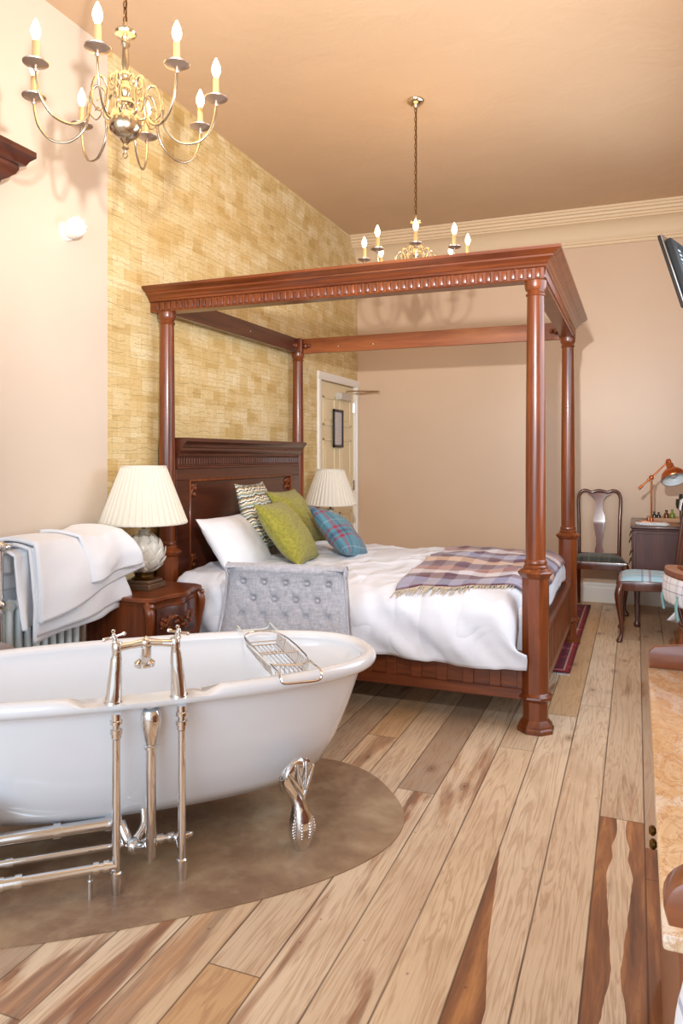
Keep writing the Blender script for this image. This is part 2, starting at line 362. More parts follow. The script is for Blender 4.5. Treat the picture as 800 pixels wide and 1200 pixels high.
# ------------------------------------------------------------ geometry helpers
def B(): return bmesh.new()
def box(bm, x0, x1, y0, y1, z0, z1, bev=0, seg=1, M=None):
    t = bmesh.new(); bmesh.ops.create_cube(t, size=1)
    bmesh.ops.scale(t, vec=(x1-x0, y1-y0, z1-z0), verts=t.verts)
    bmesh.ops.translate(t, vec=((x0+x1)/2, (y0+y1)/2, (z0+z1)/2), verts=t.verts)
    if bev: bmesh.ops.bevel(t, geom=t.edges[:], offset=bev, segments=seg, profile=.5, affect='EDGES')
    merge(bm, t, M)
def merge(bm, t, M=None):
    if M is not None: bmesh.ops.transform(t, matrix=M, verts=t.verts)
    me = bpy.data.meshes.new('t'); t.to_mesh(me); t.free(); bm.from_mesh(me); bpy.data.meshes.remove(me)
def loft(bm, rings, closed=True, cap=True, M=None):
    """rings: lists of points, all the same length"""
    t = bmesh.new(); R = [[t.verts.new(p) for p in r] for r in rings]
    n = len(rings[0])
    for a, b2 in zip(R, R[1:]):
        for i in range(n if closed else n-1):
            j = (i+1) % n
            try: t.faces.new((a[i], a[j], b2[j], b2[i]))
            except ValueError: pass
    if cap and closed:
        for r in (R[0], R[-1]):
            try: t.faces.new(r)
            except ValueError: pass
    bmesh.ops.remove_doubles(t, verts=t.verts, dist=1e-6)
    bmesh.ops.recalc_face_normals(t, faces=t.faces)
    merge(bm, t, M)
def lathe(bm, prof, c=(0, 0, 0), seg=24, M=None, sx=1, sy=1, phase=0, cap=True):
    """prof: (radius, z) pairs"""
    rings = [[(c[0]+sx*r*math.cos(phase+2*PI*i/seg), c[1]+sy*r*math.sin(phase+2*PI*i/seg), c[2]+z) for i in range(seg)] for r, z in prof]
    rings = [[(p if prof[k][0] > 1e-6 else (c[0], c[1], c[2]+prof[k][1])) for p in ring] for k, ring in enumerate(rings)]
    loft(bm, rings, M=M, cap=cap)
def smoothpath(pts, n=6):
    """catmull-rom through pts"""
    P = [Vector(p) for p in pts]; out = []
    for i in range(len(P)-1):
        p0 = P[max(i-1, 0)]; p1 = P[i]; p2 = P[i+1]; p3 = P[min(i+2, len(P)-1)]
        for k in range(n):
            t = k/n
            out.append(.5*((2*p1)+(-p0+p2)*t+(2*p0-5*p1+4*p2-p3)*t*t+(-p0+3*p1-3*p2+p3)*t**3))
    out.append(P[-1]); return out
def tube(bm, pts, r, seg=10, M=None, closed=False):
    P = [Vector(p) for p in pts]; n = len(P)
    rs = r if isinstance(r, (list, tuple)) else [r]*n
    if len(rs) != n:
        rs = [rs[int(i*(len(rs)-1)/(n-1))]*(1-((i*(len(rs)-1)/(n-1)) % 1))+rs[min(int(i*(len(rs)-1)/(n-1))+1, len(rs)-1)]*((i*(len(rs)-1)/(n-1)) % 1) for i in range(n)]
    T = []
    for i in range(n):
        a = P[i-1] if (i > 0 or closed) else P[i]; b2 = P[(i+1) % n] if (i < n-1 or closed) else P[i]
        T.append((b2-a).normalized() if (b2-a).length > 1e-9 else Vector((0, 0, 1)))
    up = Vector((0, 0, 1)) if abs(T[0].z) < .9 else Vector((1, 0, 0))
    nrm = (up-T[0]*up.dot(T[0])).normalized(); rings = []
    for i in range(n):
        nrm = (nrm-T[i]*nrm.dot(T[i]))
        nrm = nrm.normalized() if nrm.length > 1e-6 else T[i].orthogonal().normalized()
        bn = T[i].cross(nrm)
        rings.append([P[i]+rs[i]*(nrm*math.cos(2*PI*k/seg)+bn*math.sin(2*PI*k/seg)) for k in range(seg)])
    if closed: rings.append(rings[0])
    loft(bm, rings, cap=not closed, M=M)
def prism(bm, poly, axis, a, b2, M=None, bev=0):
    """poly in the other two axes (in xyz order), extruded along axis"""
    def mk(p, t): return {'x': (t, p[0], p[1]), 'y': (p[0], t, p[1]), 'z': (p[0], p[1], t)}[axis]
    t = bmesh.new()
    v0 = [t.verts.new(mk(p, a)) for p in poly]; v1 = [t.verts.new(mk(p, b2)) for p in poly]
    t.faces.new(v0); t.faces.new(v1[::-1])
    for i in range(len(poly)):
        j = (i+1) % len(poly); t.faces.new((v0[i], v1[i], v1[j], v0[j]))
    bmesh.ops.recalc_face_normals(t, faces=t.faces)
    if bev:
        es = [e for e in t.edges if abs((e.verts[0].co-e.verts[1].co)['xyz'.index(axis)]) < 1e-6]
        bmesh.ops.bevel(t, geom=es, offset=bev, segments=2, profile=.5, affect='EDGES')
    merge(bm, t, M)
def ball(bm, c, r, seg=14, sx=1, sy=1, sz=1, M=None):
    k = seg//2
    prof = [(r*math.sin(PI*i/k), -r*sz*math.cos(PI*i/k)) for i in range(k+1)]
    prof[0] = (0, prof[0][1]); prof[-1] = (0, prof[-1][1])
    lathe(bm, prof, c, seg, M, sx, sy)
def grid(bm, f, nu, nv, uv=False, closeu=False):
    t = bmesh.new(); V = [[t.verts.new(f(i/nu, j/nv)) for j in range(nv+1)] for i in range(nu+1)]
    lay = t.loops.layers.uv.new('UVMap') if uv else None
    for i in range(nu):
        for j in range(nv):
            fc = t.faces.new((V[i][j], V[i+1][j], V[i+1][j+1], V[i][j+1]))
            if uv:
                for lp, (a, b2) in zip(fc.loops, ((i, j), (i+1, j), (i+1, j+1), (i, j+1))): lp[lay].uv = (a/nu, b2/nv)
    me = bpy.data.meshes.new('t'); t.to_mesh(me); t.free(); bm.from_mesh(me); bpy.data.meshes.remove(me)
def obj(name, bm, mat, parent=None, smooth=40, solid=0, sub=0, world=False, off=1.0):
    me = bpy.data.meshes.new(name)
    if world and parent is not None:
        p = parent
        bmesh.ops.translate(bm, vec=-Vector(p.location), verts=bm.verts)
    bm.to_mesh(me); bm.free()
    me.materials.append(mat)
    if smooth:
        me.polygons.foreach_set('use_smooth', [True]*len(me.polygons))
        me.set_sharp_from_angle(angle=math.radians(smooth))
    o = bpy.data.objects.new(name, me); C.objects.link(o)
    if parent is not None: o.parent = parent
    if solid:
        s = o.modifiers.new('thickness', 'SOLIDIFY'); s.thickness = solid; s.offset = off
    if sub:
        s = o.modifiers.new('smooth', 'SUBSURF'); s.levels = sub; s.render_levels = sub
    return o
def tag(o, label, cat, group=None):
    o['label'] = label; o['category'] = cat
    if group: o['group'] = group
    return o
def thing(name, label, cat, loc=(0, 0, 0), rz=0, group=None):
    o = bpy.data.objects.new(name, None); C.objects.link(o); o.empty_display_size = .1
    o.location = loc; o.rotation_euler = (0, 0, rz)
    return tag(o, label, cat, group)
def solo(name, bm, mat, label, cat, loc=(0, 0, 0), rz=0, group=None, **k):
    o = obj(name, bm, mat, **k); o.location = loc; o.rotation_euler = (0, 0, rz)
    return tag(o, label, cat, group)
def struct(name, bm, mat, parent=None, **k):
    o = obj(name, bm, mat, parent, **k)
    if parent is None: o['kind'] = 'structure'
    return o
def copy_tree(o, parent=None):
    c = o.copy(); C.objects.link(c)
    if parent is not None: c.parent = parent
    for ch in list(o.children): copy_tree(ch, c)
    return c
def sstep(a, b2, x):
    t = min(1, max(0, (x-a)/(b2-a))); return t*t*(3-2*t)
def interp(tab, x):
    for (a, va), (b2, vb) in zip(tab, tab[1:]):
        if x <= b2: return va+(vb-va)*(x-a)/(b2-a)
    return tab[-1][1]

# ------------------------------------------------------------ the room
bm = B(); box(bm, WX-.15, RX+.15, BY, FY+.15, -.1, 0); struct('floor', bm, floorm, smooth=0)
bm = B(); box(bm, WX-.15, RX+.15, BY, FY+.15, CZ, CZ+.1); struct('ceiling', bm, ceilm, smooth=0)
DY0, DY1, DZ = 6.28, 7.20, 2.06          # door opening in the left wall
bm = B()
box(bm, WX-.15, WX, BY, DY0, 0, CZ); box(bm, WX-.15, WX, DY1, FY+.15, 0, CZ); box(bm, WX-.15, WX, DY0, DY1, DZ, CZ)
struct('wall_left', bm, paperwall, smooth=0)
bm = B(); box(bm, WX, RX, FY, FY+.15, 0, CZ); struct('wall_far', bm, farm, smooth=0)
bm = B(); box(bm, RX, RX+.15, BY, FY+.15, 0, CZ); struct('wall_right', bm, farm, smooth=0)
bm = B()
prism(bm, [(FY-.001, 0), (FY-.024, 0), (FY-.024, .13), (FY-.020, .15), (FY-.012, .16), (FY-.010, .175), (FY-.001, .18)], 'x', WX+.0, RX-.024)
struct('baseboard_far', bm, whitepaint)
bm = B()
prism(bm, [(RX-.001, 0), (RX-.022, 0), (RX-.022, .14), (RX-.012, .16), (RX-.010, .175), (RX-.001, .18)], 'y', BY, FY-.001)
struct('baseboard_right', bm, whitepaint)
bm = B()
prism(bm, [(WX+.001, 0), (WX+.018, 0), (WX+.018, .13), (WX+.010, .155), (WX+.001, .16)], 'y', BY, DY0-.08)
struct('baseboard_left', bm, whitepaint)
# cornice: outward o, height z
cor = [(0, 3.30), (.018, 3.30), (.018, 3.325), (.03, 3.33), (.03, 3.345), (.042, 3.36), (.05, 3.385), (.066, 3.42), (.092, 3.455), (.128, 3.48), (.15, 3.486), (.15, 3.50), (.165, 3.505), (.165, 3.525), (.185, 3.53), (.19, 3.55), (.21, 3.556), (.21, 3.575), (.225, 3.58), (.225, CZ-.001), (0, CZ-.001)]
bm = B()
loft(bm, [[(WX+.001, FY-.001-o, z) for o, z in cor], [(RX-.225, FY-.001-o, z) for o, z in cor]])
struct('trim_1', bm, trimpaint, smooth=25)
bm = B()
loft(bm, [[(RX-.001-o, BY, z) for o, z in cor], [(RX-.001-o, FY-.001-o, z) for o, z in cor]])
struct('trim_2', bm, trimpaint, smooth=25)
# door
d = thing('door_1', 'x', 'door', (WX-.04, (DY0+DY1)/2, 0)); del d['label'], d['category']; d['kind'] = 'structure'
W2 = (DY1-DY0)/2
bm = B(); box(bm, -.02, .02, -W2+.004, W2-.004, .005, DZ-.004, .002)
for y0, y1 in ((-.36, -.06), (.06, .36)):
    for z0, z1 in ((.22, .80), (.98, 1.52), (1.64, 1.92)):
        for a, b2, c0, c1 in ((y0, y1, z0, z0+.025), (y0, y1, z1-.025, z1), (y0, y0+.025, z0, z1), (y1-.025, y1, z0, z1)):
            box(bm, .018, .030, a, b2, c0, c1, .004)
        box(bm, .018, .026, y0+.055, y1-.055, z0+.055, z1-.055, .005)
obj('door_leaf', bm, creampaint, d)
bm = B()
for z in (.25, 1.0, 1.80):
    tube(bm, [(.03, W2-.006, z), (.03, W2-.006, z+.10)], .007)
    box(bm, .020, .024, W2-.03, W2-.005, z, z+.1)
obj('hinge', bm, chrome, d)
bm = B(); tube(bm, smoothpath([(.02, -W2+.06, 1.02), (.06, -W2+.06, 1.02), (.065, -W2+.08, 1.02), (.065, -W2+.17, 1.015)]), .009); box(bm, .02, .026, -W2+.04, -W2+.08, .95, 1.10, .004)
obj('door_handle', bm, chrome, d)
bm = B()
prism(bm, [(.021, 1.90), (.075, 1.905), (.082, 1.93), (.082, 1.97), (.021, 1.975)], 'y', -.02, .24)
cl = obj('door_closer', bm, plain('pale_metal', L(200, 196, 188), .35, .4), d)
bm = B()
tube(bm, [(.055, .17, 1.975), (.055, .17, 2.0), (.33, .36, 2.005)], .008, 8); tube(bm, [(.33, .36, 2.005), (.07, .40, 1.99)], .007, 8); ball(bm, (.33, .36, 2.0), .013)
obj('closer_arm', bm, nickel, cl)
bm = B()
for a, b2 in ((DY0-.075, DY0+.0), (DY1, FY-.002)):
    prism(bm, [(WX+.001, a), (WX+.020, a+.004), (WX+.024, a+.02), (WX+.018, b2-.012), (WX+.012, b2), (WX+.001, b2)], 'z', 0, DZ)
loft(bm, [[(WX+.001, y, z+.075), (WX+.022, y, z+.070), (WX+.024, y, z+.05), (WX+.018, y, z+.012), (WX+.012, y, z), (WX+.001, y, z)] for y, z in ((DY0-.075, DZ), (FY-.002, DZ))])
box(bm, WX-.1, WX+.0, DY0-.0005, DY0+.003, 0, DZ); box(bm, WX-.1, WX+.0, DY1-.003, DY1, 0, DZ)
struct('trim_3', bm, whitepaint)
bm = B(); box(bm, WX-.149, WX-.145, DY0, DY1, 0, DZ); struct('trim_4', bm, creampaint, smooth=0)

# ------------------------------------------------------------ four-poster bed
X1, X2, Y1, Y2, ZP = -2.62, -.462, 3.75, 5.604, 2.21
bed = thing('four_poster_bed', 'large mahogany four-poster bed with turned posts and moulded canopy', 'bed', ((X1+X2)/2, (Y1+Y2)/2, 0))
def post(x, y, block=False):
    bm = B()
    P8 = PI/8
    base = [(0, 0), (.092, 0), (.092, .018), (.084, .026), (.084, .034), (.076, .045), (.066, .056), (.063, .06)]
    lathe(bm, base, (x, y, 0), 8, phase=P8)
    lathe(bm, [(.063, .055), (.063, .150)], (x, y, 0), 8, phase=P8)
    lathe(bm, [(.063, .148), (.078, .158), (.086, .168), (.084, .176), (.072, .186), (.067, .192)], (x, y, 0), 8, phase=P8)
    lathe(bm, [(.067, .190), (.067, .755)], (x, y, 0), 8, phase=P8)
    lathe(bm, [(.067, .750), (.076, .760), (.086, .772), (.088, .780), (.080, .788), (.066, .794), (.060, .80)], (x, y, 0), 8, phase=P8)
    lathe(bm, [(.058, .795), (.060, .80), (.060, .808), (.052, .816), (.056, .826), (.054, .836), (.048, .842), (.0485, .95), (.048, 1.3), (.0455, 1.7), (.0415, 2.10), (.041, 2.135), (.046, 2.14), (.048, 2.146), (.044, 2.152), (.042, 2.160), (.050, 2.172), (.053, 2.186), (.053, ZP)], (x, y, 0), 28)
    if block:
        box(bm, x-.055, x+.055, y-.055, y+.055, ZP-.002, ZP+.115, .006)
    p = obj('post', bm, MX['z'], bed, world=True, smooth=30)
    return p
for x, y, k in ((X1, Y1, 0), (X2, Y1, 0), (X1, Y2, 1), (X2, Y2, 1)):
    p = post(x, y, k)
    if k:
        s = 1 if x < -1 else -1
        for q in range(2):
            bm = B()
            pr = [(0, 0), (.016, .0), (.018, .012), (.024, .018), (.026, .03), (.022, .04), (.012, .046), (.018, .056), (.014, .072), (0, .078)]
            if q == 0: M = Matrix.Translation((x+s*.052, y-.02, ZP+.05)) @ Matrix.Rotation(s*PI/2, 4, 'Y')
            else: M = Matrix.Translation((x+.01*s, y-.052, ZP+.05)) @ Matrix.Rotation(PI/2, 4, 'X')
            lathe(bm, pr, seg=14, M=M)
            o = obj('peg', bm, MX['z'], p); o.location = -Vector(bed.location)
# canopy cornice, mitred at the near foot corner
prof = [(-.045, 0), (.040, 0), (.045, .006), (.045, .058), (.056, .062), (.060, .072), (.066, .076), (.074, .088), (.088, .097), (.094, .100), (.094, .108), (.108, .113), (.122, .124), (.132, .128), (.132, .142), (-.045, .142)]
bm = B()
loft(bm, [[(WX+.003, Y1-.0-o, ZP+z) for o, z in prof], [(X2+o, Y1-o, ZP+z) for o, z in prof], [(X2+o, Y2+.06, ZP+z) for o, z in prof]])
cn = obj('canopy_cornice', bm, MX['x'], bed, world=True, smooth=20)
bm = B()
x = X1-.05
while x < X2+.04:
    box(bm, x, x+.026, Y1-.054, Y1-.040, ZP+.008, ZP+.056, .006, 2); x += .0402
y = Y1-.03
while y < Y2+.04:
    box(bm, X2+.040, X2+.054, y, y+.026, ZP+.008, ZP+.056, .006, 2); y += .0402
obj('dentil_moulding', bm, MX['z'], cn).location = -Vector(bed.location)
bm = B(); box(bm, X1+.056, X2-.056, Y2-.018, Y2+.018, ZP-.012, ZP+.112, .003)
r_ = obj('canopy_rail', bm, MX['rail'], bed, world=True)
for x in (-2.25, -1.95):
    bm = B(); ball(bm, (x, Y2-.019, ZP+.035), .006); obj('screw_cap', bm, silver, r_).location = -Vector(bed.location)
bm = B(); box(bm, X1-.018, X1+.018, Y1+.045, Y2-.056, ZP-.005, ZP+.112, .003)
r_ = obj('canopy_rail', bm, MX['dy'], bed, world=True)
bm = B(); ball(bm, (X1+.019, 4.75, ZP+.045), .006); obj('screw_cap', bm, silver, r_).location = -Vector(bed.location)
# side rails: frame with recessed panels
def siderail(x0, x1, y, s, name, z0=.15, z1=.38):
    bm = B()
    box(bm, x0, x1, y-.02, y+.02, z0, z1, .002)
    for a, b2 in ((z0, z0+.055), (z1-.035, z1)):
        box(bm, x0, x1, y-s*.032-.004 if s > 0 else y+.02, y-.018 if s > 0 else y+.036, a, b2, .004)
    n = max(2, int((x1-x0)/.128)); w = (x1-x0)/n
    for i in range(n+1):
        xx = x0+i*w
        wd = .028
        box(bm, max(x0, xx-wd), min(x1, xx+wd), y-.032 if s > 0 else y+.02, y-.018 if s > 0 else y+.032, z0+.05, z1-.03, .003)
    return bm
bm = siderail(X1+.06, X2-.058, Y1, 1, 'r'); obj('side_rail', bm, MX['x'], bed, world=True, smooth=20)
bm = siderail(X1+.06, X2-.058, Y2, -1, 'r'); obj('side_rail', bm, MX['x'], bed, world=True, smooth=20)
bm = B(); yy0, yy1 = Y1+.058, Y2-.058
box(bm, X2-.018, X2+.018, yy0, yy1, .15, .425, .003); box(bm, X2-.028, X2+.032, yy0, yy1, .425, .445, .006); box(bm, X2+.015, X2+.030, yy0, yy1, .15, .20, .003)
n = 26
for i in range(n+1):
    yc = yy0+.01+i*(yy1-yy0-.02)/n; box(bm, X2+.015, X2+.028, yc-.016, yc+.016, .195, .425, .004)
obj('foot_rail', bm, MX['z'], bed, world=True, smooth=20)
# headboard
bm = B(); hx = X1+.0; ha, hb = Y1+.045, Y2-.045
box(bm, hx-.02, hx+.012, ha, hb, .15, 1.35)
for a, b2, c0, c1 in ((ha, ha+.15, .60, 1.20), (hb-.15, hb, .60, 1.20), (ha, hb, 1.20, 1.28), (ha, hb, .15, .60)):
    box(bm, hx-.02, hx+.034, a, b2, c0, c1, .004)
hd = obj('headboard', bm, MX['dy'], bed, world=True, smooth=20)
off0 = -Vector(bed.location)
bm = B()
hp = [(-.02, 1.27), (.036, 1.27), (.042, 1.275), (.042, 1.285), (.036, 1.29), (.036, 1.345), (.046, 1.35), (.050, 1.365), (.062, 1.375), (.070, 1.385), (.070, 1.40), (.084, 1.405), (.090, 1.42), (.104, 1.435), (.112, 1.44), (.112, 1.462), (-.02, 1.462)]
loft(bm, [[(hx+o, ha-.0, z) for o, z in hp], [(hx+o, hb-.03, z) for o, z in hp]])
obj('headboard_cornice', bm, MX['dy'], hd, smooth=20).location = off0
bm = B(); y = ha+.01
while y < hb-.02:
    box(bm, hx+.034, hx+.044, y, y+.018, 1.296, 1.342, .004); y += .029
obj('fluted_band', bm, MX['dz'], hd, smooth=30).location = off0
bm = B()
for a, b2, c0, c1 in ((ha+.145, ha+.16, .60, 1.20), (hb-.16, hb-.145, .60, 1.20), (ha+.145, hb-.145, 1.188, 1.204), (ha+.145, hb-.145, .596, .612)):
    box(bm, hx+.010, hx+.040, a, b2, c0, c1, .005)
obj('panel_bead', bm, MX['z'], hd).location = off0
for yc in (ha+.20, hb-.20):
    for zc in (1.135, .69):
        bm = B()
        for a, b2 in ((-.028, .022), (.005, .03), (.03, .012), (-.01, -.02), (.022, -.028), (-.028, -.03)):
            ball(bm, (hx+.016, yc+a, zc+b2), .017, 10, .7, 1, 1)
        tube(bm, smoothpath([(hx+.018, yc-.035, zc-.04), (hx+.02, yc-.01, zc), (hx+.018, yc+.035, zc+.04)]), .008, 8)
        obj('carved_rosette', bm, MX['z'], hd).location = off0
bm = B(); box(bm, X1+.06, X2-.045, Y1+.03, Y2-.03, .28, .58, .04, 4)
obj('mattress', bm, linen, bed, world=True)

# duvet
sec = [(3.625, .34), (3.622, .42), (3.628, .50), (3.648, .565), (3.69, .618), (3.76, .648), (3.9, .662), (4.2, .668), (4.7, .675), (5.1, .668), (5.35, .66), (5.50, .64), (5.60, .60), (5.645, .52), (5.65, .42), (5.65, .36)]
def secat(s):
    Ls = [0]
    for (a, b2), (c0, d0) in zip(sec, sec[1:]): Ls.append(Ls[-1]+math.hypot(c0-a, d0-b2))
    t = s*Ls[-1]
    for i in range(len(sec)-1):
        if t <= Ls[i+1] or i == len(sec)-2:
            k = (t-Ls[i])/(Ls[i+1]-Ls[i]); return sec[i][0]+(sec[i+1][0]-sec[i][0])*k, sec[i][1]+(sec[i+1][1]-sec[i][1])*k
def duv(u, v, lift=0):
    y, z = secat(v)
    side = sstep(.60, .40, z) if y < 4.2 else sstep(.60, .42, z)
    xm = -.462-.085*sstep(3.98, 3.80, y)-.085*sstep(5.42, 5.52, y)
    x0 = -2.50; flat = -.62
    t = u*1.10
    if t < 1: x = x0+(flat-x0)*t; drop = 0
    else:
        ph = (t-1)/.10*PI/2*1.35
        ph2 = min(ph, PI/2)
        x = flat+(xm-flat)*math.sin(ph2); drop = .13*(1-math.cos(ph2))+max(0, ph-PI/2)*.10
    if side > 0 and y < 4.2:       # near drape continues straight to the corner
        xs = x0+(-.488-x0)*u
        x = x*(1-side)+xs*side; drop *= (1-side)
    # wrinkles
    n = noise.fractal(Vector((x*2.2, y*2.6, 1.3)), 1.0, 2.0, 4)*.014
    ridge = noise.noise(Vector((x*5+y*2.5, y*1.2-x*.8, 7.7)))
    n += (1-abs(ridge)*2.2)*.011+.010*(1-min(1, abs(noise.noise(Vector((x*2.6-y*3.1, y*1.6+x, 2.2))))*5))
    wav = side*(.014*math.sin(x*9+1.5*math.sin(x*4.1))+.006*math.sin(x*23+z*5)) if y < 4.2 else 0
    wav += (sstep(.655, .60, z)*(.030*noise.noise(Vector((x*5.5+z*6, z*3.5, 4.4)))+.012*noise.noise(Vector((x*14+z*13, z*7, 8.4)))) if y < 4.2 else 0)
    zz = z-drop+n*(1-side)+lift*(1-side)
    hem = 0
    if y < 4.2: hem = side*(-.028+.012*math.sin(x*4.2+.8)+.022*sstep(-.85, -.55, x))
    diag = side*.016*math.sin((x+z*1.3)*18) if y < 4.2 else 0
    yo = -wav-side*.006-diag if y < 4.2 else 0
    return Vector((x, y+min(yo, .03)-lift*side, zz+hem))
bm = B(); grid(bm, lambda u, v: duv(u, v), 190, 130)
duvm, nt, b = newmat('creased_white_cotton'); g = N(nt)
b.inputs['Base Color'].default_value = (*L(220, 224, 234), 1); b.inputs['Roughness'].default_value = .85
c1 = g.noise(g.coord(rot=(0, 0, .7), scale=(1, .45, .8)), 4.2, 1.5, .45, .5)
g.bump(g.math('ABSOLUTE', g.math('SUBTRACT', c1, .5)), b, .75, .07)
o = obj('duvet', bm, duvm, solid=.018, smooth=80, off=-1); tag(o, 'rumpled white duvet spread over the four-poster bed', 'duvet')

# throw on top of the duvet
def top_z(x, y):
    # find duvet surface height on the top region
    best = 0
    n = noise.fractal(Vector((x*2.2, y*2.6, 1.3)), 1.0, 2.0, 4)*.014
    ridge = noise.noise(Vector((x*5+y*2.5, y*1.2-x*.8, 7.7))); n += (1-abs(ridge)*2.2)*.011+.010*(1-min(1, abs(noise.noise(Vector((x*2.6-y*3.1, y*1.6+x, 2.2))))*5))
    for (a, b2), (c0, d0) in zip(sec, sec[1:]):
        if a <= y <= c0 and b2 > .56: return b2+(d0-b2)*(y-a)/(c0-a)+n
    return .6
def throw(u, v):
    y = 3.70+u*0+(5.36-3.70)*v+.17*u*(1-v)+.02*math.sin(u*9)
    xa = -1.17-.10*v; xf = -.62
    if u < .9:
        x = xa+(xf-xa)*u/.9; z = top_z(x, y)
    else:
        ph = (u-.9)/.1*PI/2*.75; ph2 = min(ph, PI/2); xm = -.452-.085*sstep(3.98, 3.80, y)
        x = xf+(xm-xf)*math.sin(ph2); z = top_z(x, y)-.13*(1-math.cos(ph2))-max(0, ph-PI/2)*.06
    return Vector((x, y, z+.012+.004*noise.noise(Vector((x*9, y*9, 3)))))
bm = B(); grid(bm, throw, 60, 90, uv=True)
t = obj('throw_blanket', bm, throwm, solid=.008, smooth=80); tag(t, 'lilac, burgundy and tan checked wool throw across the foot of the bed', 'blanket')
bm = B()
for i in range(88):
    u = (i+.5)/88*.93; p = throw(u, 0); w = random.uniform(-.018, .018); l = random.uniform(.045, .085)
    q = p+Vector((w-.01, -l*.8, -l*.45)); m_ = (p+q)/2+Vector((random.uniform(-.006, .006), 0, .004))
    tube(bm, [p, m_, q], [.0035, .003, .002], 5)
fr = obj('fringe', bm, plain('throw_fringe', L(205, 188, 165), .95, vary=.35), t); fr['kind'] = 'stuff'

# cushions
def pillow(name, mat, label, c, az, tilt, spin, w, h, th, piping=None, power=2.6, pinch=.07, cat='cushion'):
    """face normal points along azimuth az, tilted up by tilt; spin turns it in its own plane"""
    nrm = Vector((math.cos(az)*math.cos(tilt), math.sin(az)*math.cos(tilt), math.sin(tilt)))
    right = Vector((-math.sin(az), math.cos(az), 0)); up = nrm.cross(right)
    if up.z < 0: up = -up; right = -right
    r2 = right*math.cos(spin)+up*math.sin(spin); u2 = -right*math.sin(spin)+up*math.cos(spin)
    n2 = r2.cross(u2)
    M = Matrix((r2, u2, n2)).transposed().to_4x4(); M.translation = Vector(c)
    def side(s):
        def f(a, b2):
            p, q = a*2-1, b2*2-1
            p = math.copysign(abs(p)**.85, p); q = math.copysign(abs(q)**.85, q)
            k = (max(0, 1-abs(p)**power)**.62)*(max(0, 1-abs(q)**power)**.62)
            z = s*th/2*k*(1+.10*noise.noise(Vector((p*1.5+w*31, q*1.5, s*3+c[0]*7))))
            z += s*.006*k*noise.noise(Vector((p*5, q*5, s+c[1])))
            return (w/2*p*(1-pinch*(1-q*q)), h/2*q*(1-pinch*(1-p*p))-0.0, z)
        return f
    bm = B(); grid(bm, side(1), 30, 30); grid(bm, side(-1), 30, 30)
    bmesh.ops.remove_doubles(bm, verts=bm.verts, dist=1e-4); bmesh.ops.recalc_face_normals(bm, faces=bm.faces)
    o = obj(name, bm, mat, smooth=75); o.matrix_world = M; tag(o, label, cat)
    if piping:
        pts = []; f = side(1); K = 24
        for i in range(K): pts.append(f(i/K, 0))
        for i in range(K): pts.append(f(1, i/K))
        for i in range(K): pts.append(f(1-i/K, 1))
        for i in range(K): pts.append(f(0, 1-i/K))
        bm = B(); tube(bm, pts, .005, 6, closed=True); obj('piping', bm, piping, o)
    return o
R = math.radians
pillow('pillow', linen, 'plain white pillow leaning on the headboard at the near side of the bed', (-2.335, 4.10, .80), R(0), R(35), R(0), .60, .42, .17, cat='pillow')
pillow('pillow', linen, 'plain white pillow behind the cushions at the far side of the bed', (-2.36, 5.12, .79), R(0), R(40), 0, .66, .42, .17, cat='pillow')
pillow('patterned_cushion', zigm, 'grey and cream wavy-striped cushion standing against the headboard', (-2.37, 4.47, .935), R(5), R(20), 0, .48, .50, .16)
pillow('green_cushion', limem, 'larger front chartreuse green cushion leaning on the wavy-striped one', (-2.085, 4.31, .862), R(8), R(38), 0, .47, .47, .19, piping=limem)
pillow('green_cushion', limem, 'chartreuse green cushion half hidden behind the front green one', (-2.225, 4.76, .92), R(0), R(36), 0, .45, .45, .16, piping=limem)
pillow('tartan_cushion', tartan_blue, 'teal and burgundy tartan cushion leaning at the front of the pile', (-1.885, 4.72, .815), R(10), R(44), R(-18), .44, .44, .17, piping=tartan_blue)

